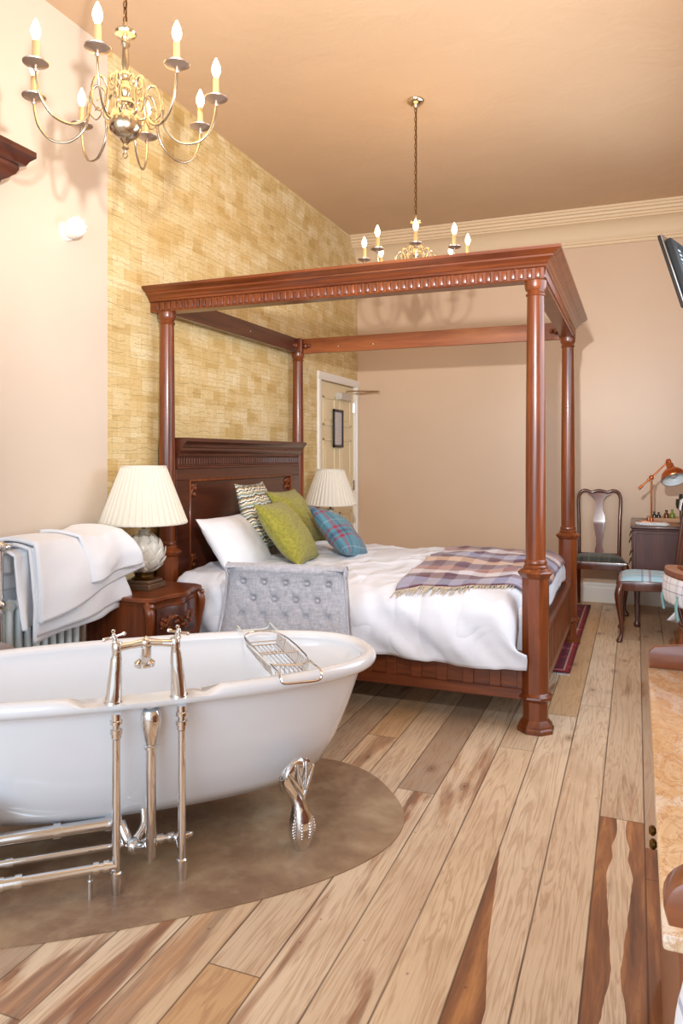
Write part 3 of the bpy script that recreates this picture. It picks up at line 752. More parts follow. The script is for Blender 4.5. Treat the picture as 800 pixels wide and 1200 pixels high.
# ------------------------------------------------------------ bedside tables and lamps
def nightstand(loc, label):
    """faces +x, origin at the floor in the middle of the back"""
    t = thing('bedside_table', label, 'bedside table', loc, 0, None)
    H = .63; D = .42; W = .46
    def outline(dx, dy, k=1):
        pts = [(0, -W/2-dy), (D*.62, -W/2-dy)]
        pts += [(D*.80+dx*.5, -W/2-dy*.9), (D*.90+dx, -W/2+.012)]
        for i in range(0, 17):
            q = i/16; y = (-W/2+.03)+(W-.06)*q
            pts.append((D*.90+dx+.045*k*(math.sin(PI*q)**2)-.012*k*math.sin(2*PI*q)**2, y))
        pts += [(D*.90+dx, W/2-.012), (D*.80+dx*.5, W/2+dy*.9), (D*.62, W/2+dy), (0, W/2+dy)]
        return pts
    def slab(bm, z0, z1, dx, dy, dx1=None, dy1=None):
        a = outline(dx, dy); b2 = outline(dx if dx1 is None else dx1, dy if dy1 is None else dy1)
        loft(bm, [[(x, y, z0) for x, y in a], [(x, y, z1) for x, y in b2]])
    bm = B(); slab(bm, H-.028, H-.020, .012, .010, .028, .024); slab(bm, H-.020, H-.006, .028, .024); slab(bm, H-.006, H, .028, .024, .020, .016)
    obj('table_top', bm, MX['x'], t, smooth=25)
    bm = B(); slab(bm, .12, H-.027, 0, 0); slab(bm, H-.045, H-.027, .004, .004, .012, .012); slab(bm, .10, .14, .008, .008); obj('body', bm, MX['z'], t, smooth=25)
    for z0, z1 in ((.40, .565), (.20, .375)):
        bm = B()
        pts = [p for p in outline(.010, 0) if abs(p[1]) < W/2-.045]
        lst = pts+[(p[0]-.03, p[1]) for p in pts[::-1]]
        prism(bm, lst, 'z', z0, z1, bev=.004)
        dr = obj('drawer', bm, MX['dx'], t, smooth=30)
        bm = B(); zc = (z0+z1)/2; rnd = random.Random(5)
        for k in range(34):
            q = rnd.uniform(-1, 1); y = q*.145; zz = zc+rnd.uniform(-.045, .045)*(1-.5*abs(q))
            xs = interp(sorted([(p[1], p[0]) for p in pts]), y)
            ball(bm, (xs+.004, y, zz), rnd.uniform(.009, .016), 8, .7, 1.3, .8)
        for s in (-1, 1):
            path = [(interp(sorted([(p[1], p[0]) for p in pts]), s*yy)+.008, s*yy, zc+zz) for yy, zz in ((.02, .0), (.05, .03), (.09, .02), (.12, -.015), (.145, .01))]
            tube(bm, smoothpath(path), [.008, .006, .004], 7)
        obj('carving', bm, MX['x'], dr)
    for s in (-1, 1):
        bm = B()
        tube(bm, smoothpath([(D*.86, s*(W/2-.004), H-.03), (D*.93, s*(W/2+.006), H-.09), (D*.90, s*(W/2), H-.2), (D*.86, s*(W/2-.006), .3), (D*.88, s*W/2, .16), (D*.98, s*(W/2+.01), .05), (D*1.0, s*(W/2+.01), 0.0)]), [.020, .026, .019, .015, .019, .024, .014, .018], 12)
        for a, b2 in ((0, 0), (.012, -.02), (.012, .02), (0, -.045)):
            ball(bm, (D*.93+a*.6, s*(W/2+.004), H-.06+b2), .016, 8)
        obj('leg', bm, MX['z'], t)
        bm = B(); box(bm, .0, .05, s*(W/2-.025)-.02, s*(W/2-.025)+.02, 0, .12, .004); obj('leg', bm, MX['z'], t)
    return t
nightstand((WX+.045, 3.345, 0), 'carved mahogany bedside table with serpentine front, between radiator and bed')
nightstand((WX+.045, 6.0, 0), 'carved mahogany bedside table on the far side of the bed').scale = (1, 1, .9)

def table_lamp(loc, label, z=.63):
    t = thing('table_lamp', label, 'lamp', (loc[0], loc[1], z), R(0), None)
    bm = B(); box(bm, -.085, .085, -.085, .085, 0, .032, .003); box(bm, -.075, .075, -.075, .075, .032, .05, .004)
    obj('base', bm, plain('bronze_base', L(120, 92, 70), .35, .5, vary=.3), t).rotation_euler = (0, 0, R(6))
    bm = B(); lathe(bm, [(0, .05), (.062, .05), (.066, .056), (.05, .064), (.045, .072), (.055, .082), (.03, .09), (0, .09)]); obj('collar', bm, brass, t)
    bm = B(); zc = .185; Rr = .105
    ball(bm, (0, 0, zc), Rr, 28, sz=.97)
    # overlapping artichoke leaves
    for row in range(6):
        lat = -55+row*24; n = 9 if abs(lat) < 40 else 7
        for k in range(n):
            lon = 2*PI*(k+.5*(row % 2))/n; la = R(lat)
            hw = .40*Rr*1.05*max(.45, math.cos(la)); hh = .42*Rr*1.1
            def leaf(a, b2, la=la, lon=lon, hw=hw, hh=hh):
                p = a*2-1; q = b2*2-1
                wdt = math.sqrt(max(0, 1-abs(q)**2.2))*(1-.25*(q > 0)*q)
                l2 = la+q*hh/Rr; o2 = lon+p*wdt*hw/(Rr*max(.35, math.cos(min(1.3, max(-1.3, l2)))))
                rr = Rr*(1.012+.20*(q*.5+.5)**1.5-.05*p*p)
                return (rr*math.cos(l2)*math.cos(o2), rr*math.cos(l2)*math.sin(o2), zc+.97*rr*math.sin(l2))
            grid(bm, leaf, 5, 6)
    lathe(bm, [(.042, zc+.088), (.03, zc+.11), (.026, zc+.125), (.034, zc+.132), (.03, zc+.138), (0, zc+.138)])
    obj('artichoke_body', bm, ceramic, t, smooth=60)
    bm = B(); lathe(bm, [(0, .32), (.011, .32), (.011, .42), (.016, .42), (.016, .46), (0, .46)], seg=14)
    for k in range(3):
        a = 2*PI*k/3; tube(bm, [(0, 0, .655), (.11*math.cos(a), .11*math.sin(a), .655)], .002, 6)
    tube(bm, smoothpath([(.0, .0, .42), (.0, .05, .5), (0, .03, .62), (0, 0, .655)]), .002, 6)
    obj('lamp_stem', bm, brass, t)
    bm = B(); n = 40
    rings = []
    for z_, r_, am in ((.355, .231, 0), (.358, .233, .005), (.362, .230, .009), (.655, .121, .005), (.660, .1205, 0), (.664, .119, 0)):
        rings.append([((r_+am*(1 if i % 4 in (0, 1) else -1)*.5)*math.cos(2*PI*i/(n*4)), (r_+am*(1 if i % 4 in (0, 1) else -1)*.5)*math.sin(2*PI*i/(n*4)), z_) for i in range(n*4)])
    loft(bm, rings, cap=False)
    obj('lamp_shade', bm, shadem, t, smooth=30, solid=.0015)
    bm = B(); lathe(bm, [(.2325, .352), (.2345, .354), (.2345, .364), (.2325, .366), (.2325, .352)], seg=48, cap=False); obj('shade_trim', bm, shadem, t)
    bm = B(); lathe(bm, [(.1205, .655), (.1225, .657), (.1225, .667), (.1205, .668), (.1205, .655)], seg=48, cap=False)
    obj('shade_trim', bm, shadem, t)
    return t
L1 = table_lamp((-2.50, 3.36), 'artichoke lamp with pleated ivory shade on the near bedside table, beside the towel', .63)
L2 = copy_tree(L1); L2.location = (-2.50, 6.02, .567); L2['label'] = 'artichoke lamp with pleated ivory shade beyond the bed, in front of the door'; L2['group'] = L1['group'] = 'pleated bedside lamps'

# ------------------------------------------------------------ vinyl pad and roll-top bath
TA_ = Vector((-1.443, 1.955, 0)); U = Vector((.76, .65, 0)).normalized(); ANG = math.atan2(U.y, U.x)
Vv = Vector((-U.y, U.x, 0))
BC = TA_+Vv*.36
bm = B()
pts = []
for i in range(120):
    a = 2*PI*i/120; ca, sa = math.cos(a), math.sin(a); e = 2/2.6
    pts.append((.975*math.copysign(abs(ca)**e, ca), .565*math.copysign(abs(sa)**e, sa)-.02))
loft(bm, [[(x, y, .0005) for x, y in pts], [(x, y, .004) for x, y in pts]])
solo('vinyl_pad', bm, vinylm, 'brown stone-effect oval floor pad under the bath', 'floor mat', (BC.x, BC.y, 0), ANG)

bath = thing('roll_top_bath', 'white roll-top bath on chrome claw feet, on the oval floor pad', 'bath', (BC.x, BC.y, .004), ANG)
def ring(a, b2, z, ex=2.5, n=128):
    e = 2/ex; out = []
    for i in range(n):
        t = 2*PI*i/n; ct, s_ = math.cos(t), math.sin(t)
        out.append([a*math.copysign(abs(ct)**e, ct), b2*math.copysign(abs(s_)**e, s_), z])
    return out
def deck(r, inner=False, top=False):
    for p in r:
        if p[1] < -.2:
            w = sstep(.235, .205, abs(p[0]))
            if inner: p[1] += .040*w
            if top: p[2] = min(p[2], p[2]*(1-w)+.574*w)
    return r
bm = B(); RZ = .575; rr = .027; a0, b0 = .868, .365
rings = [deck(ring(a, b2, z, ex)) for a, b2, z, ex in ((.30, .08, .175, 2), (.50, .17, .175, 2.1), (.60, .225, .19, 2.2), (.66, .26, .24, 2.3), (.72, .29, .34, 2.4))]
rings.append(deck(ring(.775, .31, .46, 2.4), True))
rings.append(deck(ring(.815, .325, .54, 2.5), True))
for k in range(13):                         # rolled rim from the inner edge over the top to underneath
    t = R(200-k*22)
    inn = t > PI/2
    rx = rr*1.1 if inn else rr
    rg = ring(a0+rx*math.cos(t), b0+rx*math.cos(t), RZ+rr*math.sin(t)*(1.0), 2.5)
    rings.append(deck(rg, inner=inn and k < 4, top=True))
obj_rings_outer = [(.840, .345, .545, 2.5), (.825, .335, .50, 2.45), (.79, .315, .40, 2.4), (.745, .285, .29, 2.35), (.69, .25, .195, 2.3), (.62, .205, .145, 2.2), (.48, .14, .128, 2.1), (.25, .06, .125, 2)]
rings += [ring(*q) for q in obj_rings_outer]
loft(bm, rings)
obj('tub', bm, enamel, bath, smooth=55)
bm = B(); lathe(bm, [(0, 0), (.03, 0), (.032, .003), (.022, .006), (.02, .003), (0, .003)], (0, 0, .176), 20); obj('plug_hole', bm, chrome, bath)

def claw_foot(x, y, az):
    """az: direction the foot faces, in bath space"""
    bm = B()
    M = Matrix.Translation((x, y, 0)) @ Matrix.Rotation(az, 4, 'Z')
    # outward = +x locally; leaf plate lies against the tub
    def sect(c, tang, w, d, n=20, lobes=0):
        c = Vector(c); tang = Vector(tang).normalized(); s = Vector((0, 1, 0)); o = s.cross(tang).normalized()
        out = []
        for i in range(n):
            t = 2*PI*i/n; k = 1+lobes*math.cos(5*t)
            out.append(c+s*(w*k*math.cos(t))+o*(d*k*math.sin(t)))
        return out
    loft(bm, [sect(c, tg, w, d, 24, lb) for c, tg, w, d, lb in (
        ((.012, 0, .303), (-.2, 0, -1), .012, .008, 0), ((.012, 0, .295), (-.3, 0, -1), .035, .014, .05), ((.006, 0, .270), (-.3, 0, -1), .062, .022, .10), ((-.002, 0, .24), (-.1, 0, -1), .070, .027, .12),
        ((-.004, 0, .205), (.1, 0, -1), .058, .032, .10), ((.0, 0, .178), (.3, 0, -1), .036, .030, .05), ((.012, 0, .155), (.3, 0, -1), .026, .026, 0),
        ((.022, 0, .135), (.2, 0, -1), .030, .030, .03), ((.028, 0, .105), (.1, 0, -1), .040, .040, .05), ((.028, 0, .07), (0, 0, -1), .044, .044, .06),
        ((.026, 0, .04), (0, 0, -1), .040, .041, .05), ((.024, 0, .015), (0, 0, -1), .033, .034, 0), ((.024, 0, .0), (0, 0, -1), .028, .029, 0))])
    for k in range(5):
        a = R(-80+k*40)
        for q in range(12):
            t = q/11; z = .125-.105*t; r_ = .026+.020*math.sin(PI*min(1, t*1.05))
            ball(bm, (.026+r_*math.cos(a), r_*math.sin(a), z), .0055, 8)
    for s in (-1, 1):
        tube(bm, smoothpath([(.030, s*.058, .27), (.034, s*.035, .235), (.038, s*.012, .20), (.036, 0, .165)]), [.004, .007, .006, .004], 8)
        tube(bm, smoothpath([(.030, s*.02, .292), (.036, s*.015, .25), (.040, s*.004, .20)]), [.003, .006, .004], 8)
    bmesh.ops.transform(bm, matrix=M, verts=bm.verts)
    obj('claw_foot', bm, chrome, bath, smooth=60)
for x, y, az in ((.505, -.305, R(-62)), (-.505, -.305, R(-118)), (.50, .29, R(62)), (-.50, .29, R(118))):
    claw_foot(x, y, az)

# mixer taps on the rim
tapb = []
ty = -.352
tap = None
bm = B()
# crossbar
tube(bm, smoothpath([(-.082, ty-.005, .745), (-.045, ty, .748), (0, ty+.004, .752), (.045, ty, .748), (.082, ty-.005, .745)]), [.013, .011, .0135, .011, .013], 14)
ball(bm, (0, ty+.004, .752), .017, sx=1.2); lathe(bm, [(0, 0), (.012, 0), (.012, .03), (0, .03)], (0, ty+.004, .715), 14)
ball(bm, (0, ty+.004, .765), .008)
tap = obj('mixer_tap', bm, chrome, bath)
bm = B()
tube(bm, smoothpath([(0, ty+.004, .74), (0, ty+.012, .712), (0, ty+.035, .695), (0, ty+.062, .688), (0, ty+.082, .676)]), [.016, .017, .017, .018, .020], 16)
M = Matrix.Translation((0, ty+.085, .655)); lathe(bm, [(0, 0), (.032, 0), (.034, .004), (.034, .014), (.024, .022), (.018, .028), (0, .028)], seg=20, M=M)
obj('spout', bm, chrome, tap)
for s in (-1, 1):
    bm = B()
    tube(bm, [(s*.101, ty, .572), (s*.101, ty, .578)], [.030, .029], 24)
    rg = [(.0265, .578), (.0255, .60), (.0215, .66), (.0175, .71), (.0145, .728), (.0165, .735), (.0165, .757), (.012, .763), (0, .765)]
    n = 24
    loft(bm, [[(s*(.101-.012*(z-.578)/.18)+r_*math.cos(2*PI*i/n), ty+r_*math.sin(2*PI*i/n), z) for i in range(n)] for r_, z in rg])
    obj('pillar', bm, chrome, tap)
    bm = B(); cx, cy, cz = s*.092, ty-.002, .758
    d = Vector((s*.25, -.35, .9)).normalized(); e1 = d.orthogonal().normalized(); e2 = d.cross(e1)
    tube(bm, [Vector((cx, cy, cz)), Vector((cx, cy, cz))+d*.026], [.010, .008], 12)
    hc = Vector((cx, cy, cz))+d*.026; ball(bm, hc, .010, 12); ball(bm, hc+d*.008, .006, 10)
    for k in range(4):
        a = PI/4+k*PI/2; q = e1*math.cos(a)+e2*math.sin(a)
        tube(bm, [hc, hc+q*.012, hc+q*.024, hc+q*.030], [.0045, .004, .005, .0065], 8); ball(bm, hc+q*.031, .0068, 8)
    obj('tap_handle', bm, chrome, tap)
# risers
for s, x, y in ((-1, -.094, -.405), (1, .106, -.392)):
    bm = B()
    lathe(bm, [(.0, .555), (.015, .555), (.015, .535), (.019, .533), (.019, .523), (.012, .520), (.012, .508), (.019, .506), (.019, .494), (.016, .492), (.016, .480), (.0125, .476), (.0125, .07), (.017, .066), (.0175, .045), (.0155, .030), (.013, 0), (0, 0)][::-1], (x, y, 0), 20)
    obj('supply_riser', bm, nickel if False else chrome, bath)
bm = B()
lathe(bm, [(0, .545), (.026, .545), (.031, .535), (.033, .515), (.030, .49), (.022, .455), (.0165, .435), (.022, .432), (.022, .424), (.0165, .421), (.0165, .085), (.013, .078), (0, .078)][::-1], (.012, -.375, 0), 22)
tube(bm, [(.012, -.36, .53), (.012, -.33, .53)], .02, 14)
wp = obj('waste_pipe', bm, chrome, bath)
bm = B()
tube(bm, smoothpath([(.012, -.372, .12), (.005, -.34, .095), (-.02, -.30, .080), (-.05, -.26, .085), (-.07, -.235, .12), (-.075, -.225, .130)]), .019, 14)
tube(bm, smoothpath([(.0, -.20, .175), (.0, -.24, .12), (-.03, -.26, .085)]), .013, 12)
ball(bm, (-.035, -.285, .078), .027)
obj('waste_trap', bm, chrome, wp)
bm = B(); tube(bm, [(-.07, -.215, .130), (-1.05, -.215, .130)], .021, 16)
for x in (-.10, -.26): tube(bm, [(x, -.215, .130), (x-.022, -.215, .130)], .026, 16)
tube(bm, [(-1.05, -.215, .130), (-1.05, -.215, 0)], .021, 14); ball(bm, (-1.05, -.215, .130), .022)
obj('waste_run', bm, chrome, wp)
# supply runs
bm = B(); y = -.215+.02
tube(bm, smoothpath([(-.98, -.245, .0), (-.98, -.245, .05), (-.95, -.245, .068), (-.7, -.245, .068), (.085, -.245, .068), (.108, -.262, .066), (.110, -.30, .06), (.108, -.375, .055)], 8), .0115, 12)
for x in (-.42, -.49, .04, .075): tube(bm, [(x, -.245, .068), (x+.022, -.245, .068)], .017, 12)
tube(bm, [(-.405, -.245, .068), (-.49, -.245, .068)], .0145, 12)
ball(bm, (.105, -.255, .067), .017); tube(bm, [(.02, -.245, .068), (.02, -.245, .045)], .006, 8); tube(bm, [(.02, -.245, .045), (.02, -.245, 0)], .009, 8)
obj('supply_run', bm, chrome, bath)
bm = B(); yv = -.405
tube(bm, [(-.094, yv, .088), (-.98, yv, .088)], .014, 14); tube(bm, [(-.98, yv, .088), (-.98, yv, 0)], .014, 12); ball(bm, (-.98, yv, .088), .015)
for x in (-.115, -.145): tube(bm, [(x, yv, .088), (x-.016, yv, .088)], .019, 14)
for x in (-.36, -.41, -.455): tube(bm, [(x, yv, .088), (x-.02, yv, .088)], .0205, 14)
tube(bm, [(-.365, yv, .088), (-.46, yv, .088)], .017, 14)
tube(bm, [(-.17, yv, .088), (-.17, yv, .055)], .005, 8); tube(bm, [(-.17, yv, .055), (-.17, yv, 0)], .008, 8)
obj('supply_run', bm, chrome, bath)

# bath rack across the tub
rack = thing('bath_rack', 'chrome wire bath rack lying across the bath', 'bath rack', (BC.x+U.x*.50+Vv.x*0, BC.y+U.y*.50, .615), ANG)
bm = B(); wr = .0028; hw = .072
def wire(p, r_=wr): tube(bm, smoothpath(p, 4) if len(p) > 4 else p, r_, 6)
ya, yb = -.235, .215
wire([(-hw, ya, 0), (hw, ya, 0), (hw, yb, 0), (-hw, yb, 0), (-hw, ya, 0)], .0035)
for x in (-hw*.85, hw*.85): wire([(x, ya, -.045), (x, yb, -.045)])
for y in (ya, ya+.14, yb-.12, yb): wire([(-hw, y, 0), (-hw*.85, y, -.045), (hw*.85, y, -.045), (hw, y, 0)])
for y in (ya+.14, yb-.12): wire([(-hw, y, 0), (hw, y, 0)])
k = 0
y = ya+.012
while y < yb:
    wire([(-hw, y, 0), (-hw*.85, y, -.045)], .0018); wire([(hw, y, 0), (hw*.85, y, -.045)], .0018)
    y += .0165
x = -hw*.7
while x < hw*.8:
    wire([(x, ya, -.045), (x, yb, -.045)], .0018); wire([(x, ya, -.045), (x, ya, 0)], .0018); x += .0165
obj('basket', bm, chrome, rack)
for s in (-1, 1):
    bm = B(); e = ya if s < 0 else yb; far = -.388 if s < 0 else .388
    P = [(-hw, e, 0), (-hw, e+s*.02, .006), (-hw, (e+far)/2, .006), (-hw, far-s*.03, .008), (-hw, far, -.004), (-hw+.012, far+s*.006, -.02), (0, far+s*.006, -.022), (hw-.012, far+s*.006, -.02), (hw, far, -.004), (hw, far-s*.03, .008), (hw, (e+far)/2, .006), (hw, e+s*.02, .006), (hw, e, 0)]
    tube(bm, smoothpath(P, 5), .004, 8)
    obj('hook_rail', bm, chrome if s < 0 else radwhite, rack)

# ------------------------------------------------------------ chandeliers
def chandelier(loc, label, drop, turn):
    """origin at the ceiling rose; pans hang `drop` below"""
    t = thing('chandelier', label, 'chandelier', loc, 0, 'brass chandeliers')
    zp = -drop; nic = nickel
    bm = B(); lathe(bm, [(0, 0), (.052, 0), (.055, -.006), (.052, -.016), (.035, -.030), (.018, -.036), (.012, -.05), (0, -.05)], seg=28); obj('ceiling_rose', bm, nic, t)
    bm = B(); z = -.05; k = 0; ztop = zp+.27
    while z > ztop:
        L_ = .036; M = Matrix.Translation((0, 0, z-L_/2+.002)) @ Matrix.Rotation(k*PI/2, 4, 'Z')
        tube(bm, [(.007*math.cos(a), 0, (L_/2)*math.sin(a)) for a in [2*PI*i/12 for i in range(12)]], .0022, 6, M=M, closed=True)
        z -= L_*.78; k += 1
    tube(bm, [(.004, 0, -.05), (.004, 0, ztop)], .003, 6)
    ch = obj('chain', bm, plain('tarnished_chain', L(120, 90, 55), .35, 1), t)
    bm = B()
    lathe(bm, [(0, .275), (.008, .275), (.010, .262), (.006, .258), (.014, .250), (.034, .244), (.040, .236), (.036, .228), (.014, .220), (.010, .212), (.016, .205), (.017, .195), (.011, .185), (.013, .17), (.0145, .12), (.011, .10), (.018, .092), (.021, .082), (.018, .072), (.011, .064), (.015, .054), (.020, .04), (.018, .02), (.012, .008), (.020, .0), (.030, -.008), (.032, -.018), (.024, -.028), (.013, -.034), (.011, -.045), (.022, -.050), (0, -.052)][::-1], (0, 0, zp), 24)
    obj('column', bm, nic, t)
    bm = B(); zb = zp-.094
    ball(bm, (0, 0, zb), .058, 28, sz=.97)
    lathe(bm, [(0, -.002), (.020, -.0), (.014, -.008), (.008, -.014), (.012, -.022), (.013, -.030), (.006, -.036), (.004, -.045), (0, -.046)][::-1], (0, 0, zb-.053), 18)
    tube(bm, [(.010*math.cos(a), 0, zb-.108+.010*math.sin(a)) for a in [2*PI*i/14 for i in range(14)]], .0025, 6, closed=True)
    obj('ball', bm, nic, t)
    for k in range(8):
        a = R(turn)+k*PI/4; M = Matrix.Rotation(a, 4, 'Z')
        bm = B()
        tube(bm, smoothpath([(.016, 0, zp-.03), (.05, 0, zp-.072), (.075, 0, zp-.06), (.072, 0, zp-.02), (.070, 0, zp+.02), (.088, 0, zp+.046), (.112, 0, zp+.040), (.128, 0, zp+.0), (.132, 0, zp-.06), (.150, 0, zp-.115), (.200, 0, zp-.155), (.262, 0, zp-.150), (.305, 0, zp-.105), (.322, 0, zp-.05), (.325, 0, zp-.012)], 6), .0048, 8, M=M)
        tube(bm, [(.130, 0, zp-.02), (.131, 0, zp-.035), (.1315, 0, zp-.05), (.132, 0, zp-.065)], [.005, .009, .0075, .005], 8, M=M)
        # small inner scroll
        tube(bm, smoothpath([(.132, 0, zp-.045), (.105, 0, zp-.075), (.085, 0, zp-.05), (.098, 0, zp-.03), (.108, 0, zp-.042)], 5), .0028, 6, M=M)
        tube(bm, smoothpath([(.018, 0, zp+.06), (.045, 0, zp+.075), (.06, 0, zp+.055), (.05, 0, zp+.035), (.036, 0, zp+.045)], 5), .0028, 6, M=M)
        arm = obj('arm', bm, nic, t, smooth=60)
        c = M @ Vector((.325, 0, zp))
        bm = B(); lathe(bm, [(0, -.022), (.006, -.022), (.009, -.016), (.006, -.010), (.014, -.006), (.030, -.002), (.041, .004), (.042, .008), (.032, .006), (.024, .010), (.016, .012), (.012, .018), (0, .018)], tuple(c), 28)
        obj('drip_pan', bm, plain('pewter', L(196, 176, 160), .38, 1) if 'pewter' not in bpy.data.materials else bpy.data.materials['pewter'], arm)
        bm = B(); lathe(bm, [(0, .016), (.0115, .016), (.0115, .075), (.010, .078), (0, .078)], tuple(c), 16); obj('candle_tube', bm, candlem, arm)
        bm = B(); lathe(bm, [(0, .077), (.008, .078), (.009, .085), (.0145, .097), (.0165, .108), (.0145, .122), (.009, .137), (.003, .150), (0, .153)], tuple(c), 16); bl = obj('candle_bulb', bm, bulbm, arm)
    lamp('chandelier_glow', 'POINT', (0, 0, zp+.13), 12, (1.0, .60, .25), .30, parent=t)
    return t
chandelier((-1.705, 2.185, CZ), 'eight-arm brass candle chandelier hanging over the bath at upper left', CZ-2.632, 23)
chandelier((-1.295, 4.522, CZ), 'smaller-looking brass candle chandelier hanging on a long chain above the bed', CZ-2.595, 16)

# ------------------------------------------------------------ towel radiator and towel
rad = thing('towel_radiator', 'chrome towel rail with white column radiator, on the left wall', 'radiator', (WX+.13, 2.72, 0))
bm = B(); y0, y1 = -.265, .265
for y in (y0, y1):
    tube(bm, [(0, y, 0), (0, y, .955)], .0125, 12)
    lathe(bm, [(0, 0), (.03, 0), (.03, .008), (.018, .02), (0, .02)], (0, y, 0), 16)
    for z in (.16, .70, .955): ball(bm, (0, y, z), .024, 14)
    for z in (.125, .195, .665, .735): tube(bm, [(0, y, z-.006), (0, y, z+.006)], .018, 12)
    tube(bm, [(-.11, y, .955), (.035, y, .955)], .009, 10); ball(bm, (.042, y, .955), .014, 12)
    tube(bm, [(-.11, y, .16), (0, y, .16)], .009, 10)
tube(bm, [(0, y0, .955), (0, y1, .955)], .0125, 12); tube(bm, [(-.08, y0, .955), (-.08, y1, .955)], .011, 12); tube(bm, [(0, y0, .16), (0, y1, .16)], .0125, 12)
obj('rail', bm, chrome, rad)
for k in range(9):
    yc = y0+.055+k*(y1-y0-.11)/8
    bm = B()
    for xo in (-.045, -.005):
        tube(bm, smoothpath([(xo, yc, .20), (xo, yc, .24), (xo, yc, .64), (xo, yc, .68)], 4), [.012, .0165, .0165, .012], 12)
    for z in (.20, .68): tube(bm, [(-.058, yc, z), (.010, yc, z)], .021, 12)
    if k < 8:
        for z in (.20, .68): tube(bm, [(-.025, yc, z), (-.025, yc+.06, z)], .014, 10)
    obj('radiator_column', bm, radwhite, rad)

def towel_layer(bm, y0, y1, front_drop, back_drop, xo, top, flare=0, seed=0, shear=0, th=.012, hemtilt=0, bulge=0):
    def f(u, v):
        # u across Y; v from the back hem over the rail to the front hem
        L_ = back_drop+front_drop+.16; s = v*L_
        y = y0+(y1-y0)*u
        hw = .085+xo
        if s < back_drop: x = -hw; z = top-.02-(back_drop-s)
        elif s < back_drop+.16:
            q = (s-back_drop)/.16; x = -hw+2*hw*q; z = top-.02+.02*math.sin(PI*q)
        else:
            x = hw; z = top-.02-(s-back_drop-.16)
        fr = max(0, (s-back_drop-.16)/front_drop)
        y += fr*(u-.5)*flare+shear*fr
        z += hemtilt*(u-.5)*fr
        x += bulge*math.sin(PI*min(1, fr*.9))*(.4+.6*u)+fr*.03
        x += (fr*.016+.004)*math.sin(u*8+seed+fr*2)+.006*noise.noise(Vector((u*5, fr*4, seed)))
        z += .010*math.sin(u*6+seed*2)*sstep(0, .15, min(v, 1-v))+.006*noise.noise(Vector((u*4, 9, seed)))
        return Vector((max(x, -.108+.004*seed), y+.03, z-.028))
    grid(bm, f, 40, 60)
bm = B()
towel_layer(bm, -.235, .26, .385, .38, .022, .985, .10, 1.0, .05, hemtilt=.05, bulge=.01)
towel_layer(bm, -.225, .275, .36, .28, .040, .998, .14, 2.2, .07, hemtilt=.07, bulge=.02)
tw = obj('towel_under_fold', bm, terry, None, solid=.014, smooth=80)
bm = B(); towel_layer(bm, -.262, -.10, .335, .10, -.028, .972, .02, 5.1, .0)
bf = obj('back_fold', bm, terry, None, solid=.014, smooth=80)
t = thing('bath_towel', 'thick white folded towel draped over the chrome radiator rail', 'towel', (WX+.13, 2.72, 0)); tw.parent = t; tw.name = 'lower_fold'; bf.parent = t
bm = B()
towel_layer(bm, -.235, .30, .27, .22, .058, 1.012, .16, 3.4, .09, hemtilt=.16, bulge=.035)
obj('top_fold', bm, terry, t, solid=.018, smooth=80)
bm = B()
towel_layer(bm, .02, .32, .20, .16, .078, 1.024, .05, 4.4, .06, hemtilt=.05, bulge=.05)
obj('corner_fold', bm, terry, t, solid=.016, smooth=80)

# stool between the bath and the radiator
t = thing('footstool', 'taupe upholstered round stool, its top just showing behind the bath at far left', 'stool', (-2.47, 2.20, 0))
bm = B(); lathe(bm, [(0, .30), (.17, .30), (.178, .32), (.180, .52), (.176, .545), (.160, .568), (.125, .583), (.07, .592), (0, .595)], seg=40); obj('seat', bm, brownstool, t)
for k in range(4):
    a = PI/4+k*PI/2; bm = B(); lathe(bm, [(0, 0), (.012, 0), (.022, .30), (0, .30)], (.12*math.cos(a), .12*math.sin(a), 0), 12); obj('leg', bm, MX['z'], t)

# ------------------------------------------------------------ button-back grey chair between bath and bed
ch = thing('bedroom_chair', 'low grey button-back chair with scrolled top, between the bath and the bed', 'chair', (-1.665, 3.345, 0), R(8))
ch.scale = (1.15, .9, .935)
# local: sits facing -y; backrest at y ~ +.1
bwn = .275
btn = []
for i, x in enumerate((-.20, -.10, 0, .10, .20)): btn.append((x, .745))
for i, x in enumerate((-.15, -.05, .05, .15)): btn.append((x, .655))
for i, x in enumerate((-.20, -.10, 0, .10, .20)): btn.append((x, .565))
def backf(u, v):
    # v: from seat level front up over the scroll and down the rear
    prof_ = [(.02, .42), (.045, .50), (.07, .60), (.085, .68), (.090, .75), (.086, .79), (.078, .815), (.09, .838), (.115, .848), (.145, .842), (.165, .82), (.165, .79), (.150, .765), (.148, .70), (.135, .60), (.12, .42)]
    P = smoothpath([(0, a, b2) for a, b2 in prof_], 4)
    k = v*(len(P)-1); i = min(int(k), len(P)-2); p = P[i].lerp(P[i+1], k-i)
    z = p.z; w = interp([(.40, .305), (.60, .287), (.68, .280), (.78, .272), (.85, .275)], z)
    x = (u*2-1)*w
    front = v < .42
    edge = (1-abs(u*2-1)**10)
    y = p.y
    if front:
        puff = .0
        for bx, bz in btn:
            dd = math.hypot(x-bx, z-bz); puff += .026*math.exp(-(dd/.018)**2)
        # diamond creases between neighbouring buttons
        gx = ((x)/.05); gz = (z-.745)/.09
        c1 = abs(((gx+gz)*.5) % 1-.5); c2 = abs(((gx-gz)*.5) % 1-.5)
        cre = max(math.exp(-((.5-c1)/.035)**2), math.exp(-((.5-c2)/.035)**2))*.5
        msk = sstep(.255, .225, abs(x))*sstep(.80, .75, z)
        y += puff*msk+.017*cre*msk
    y += .03*(1-edge)*(1 if front else -1)
    return Vector((x, y, z))
bm = B(); grid(bm, backf, 90, 120)
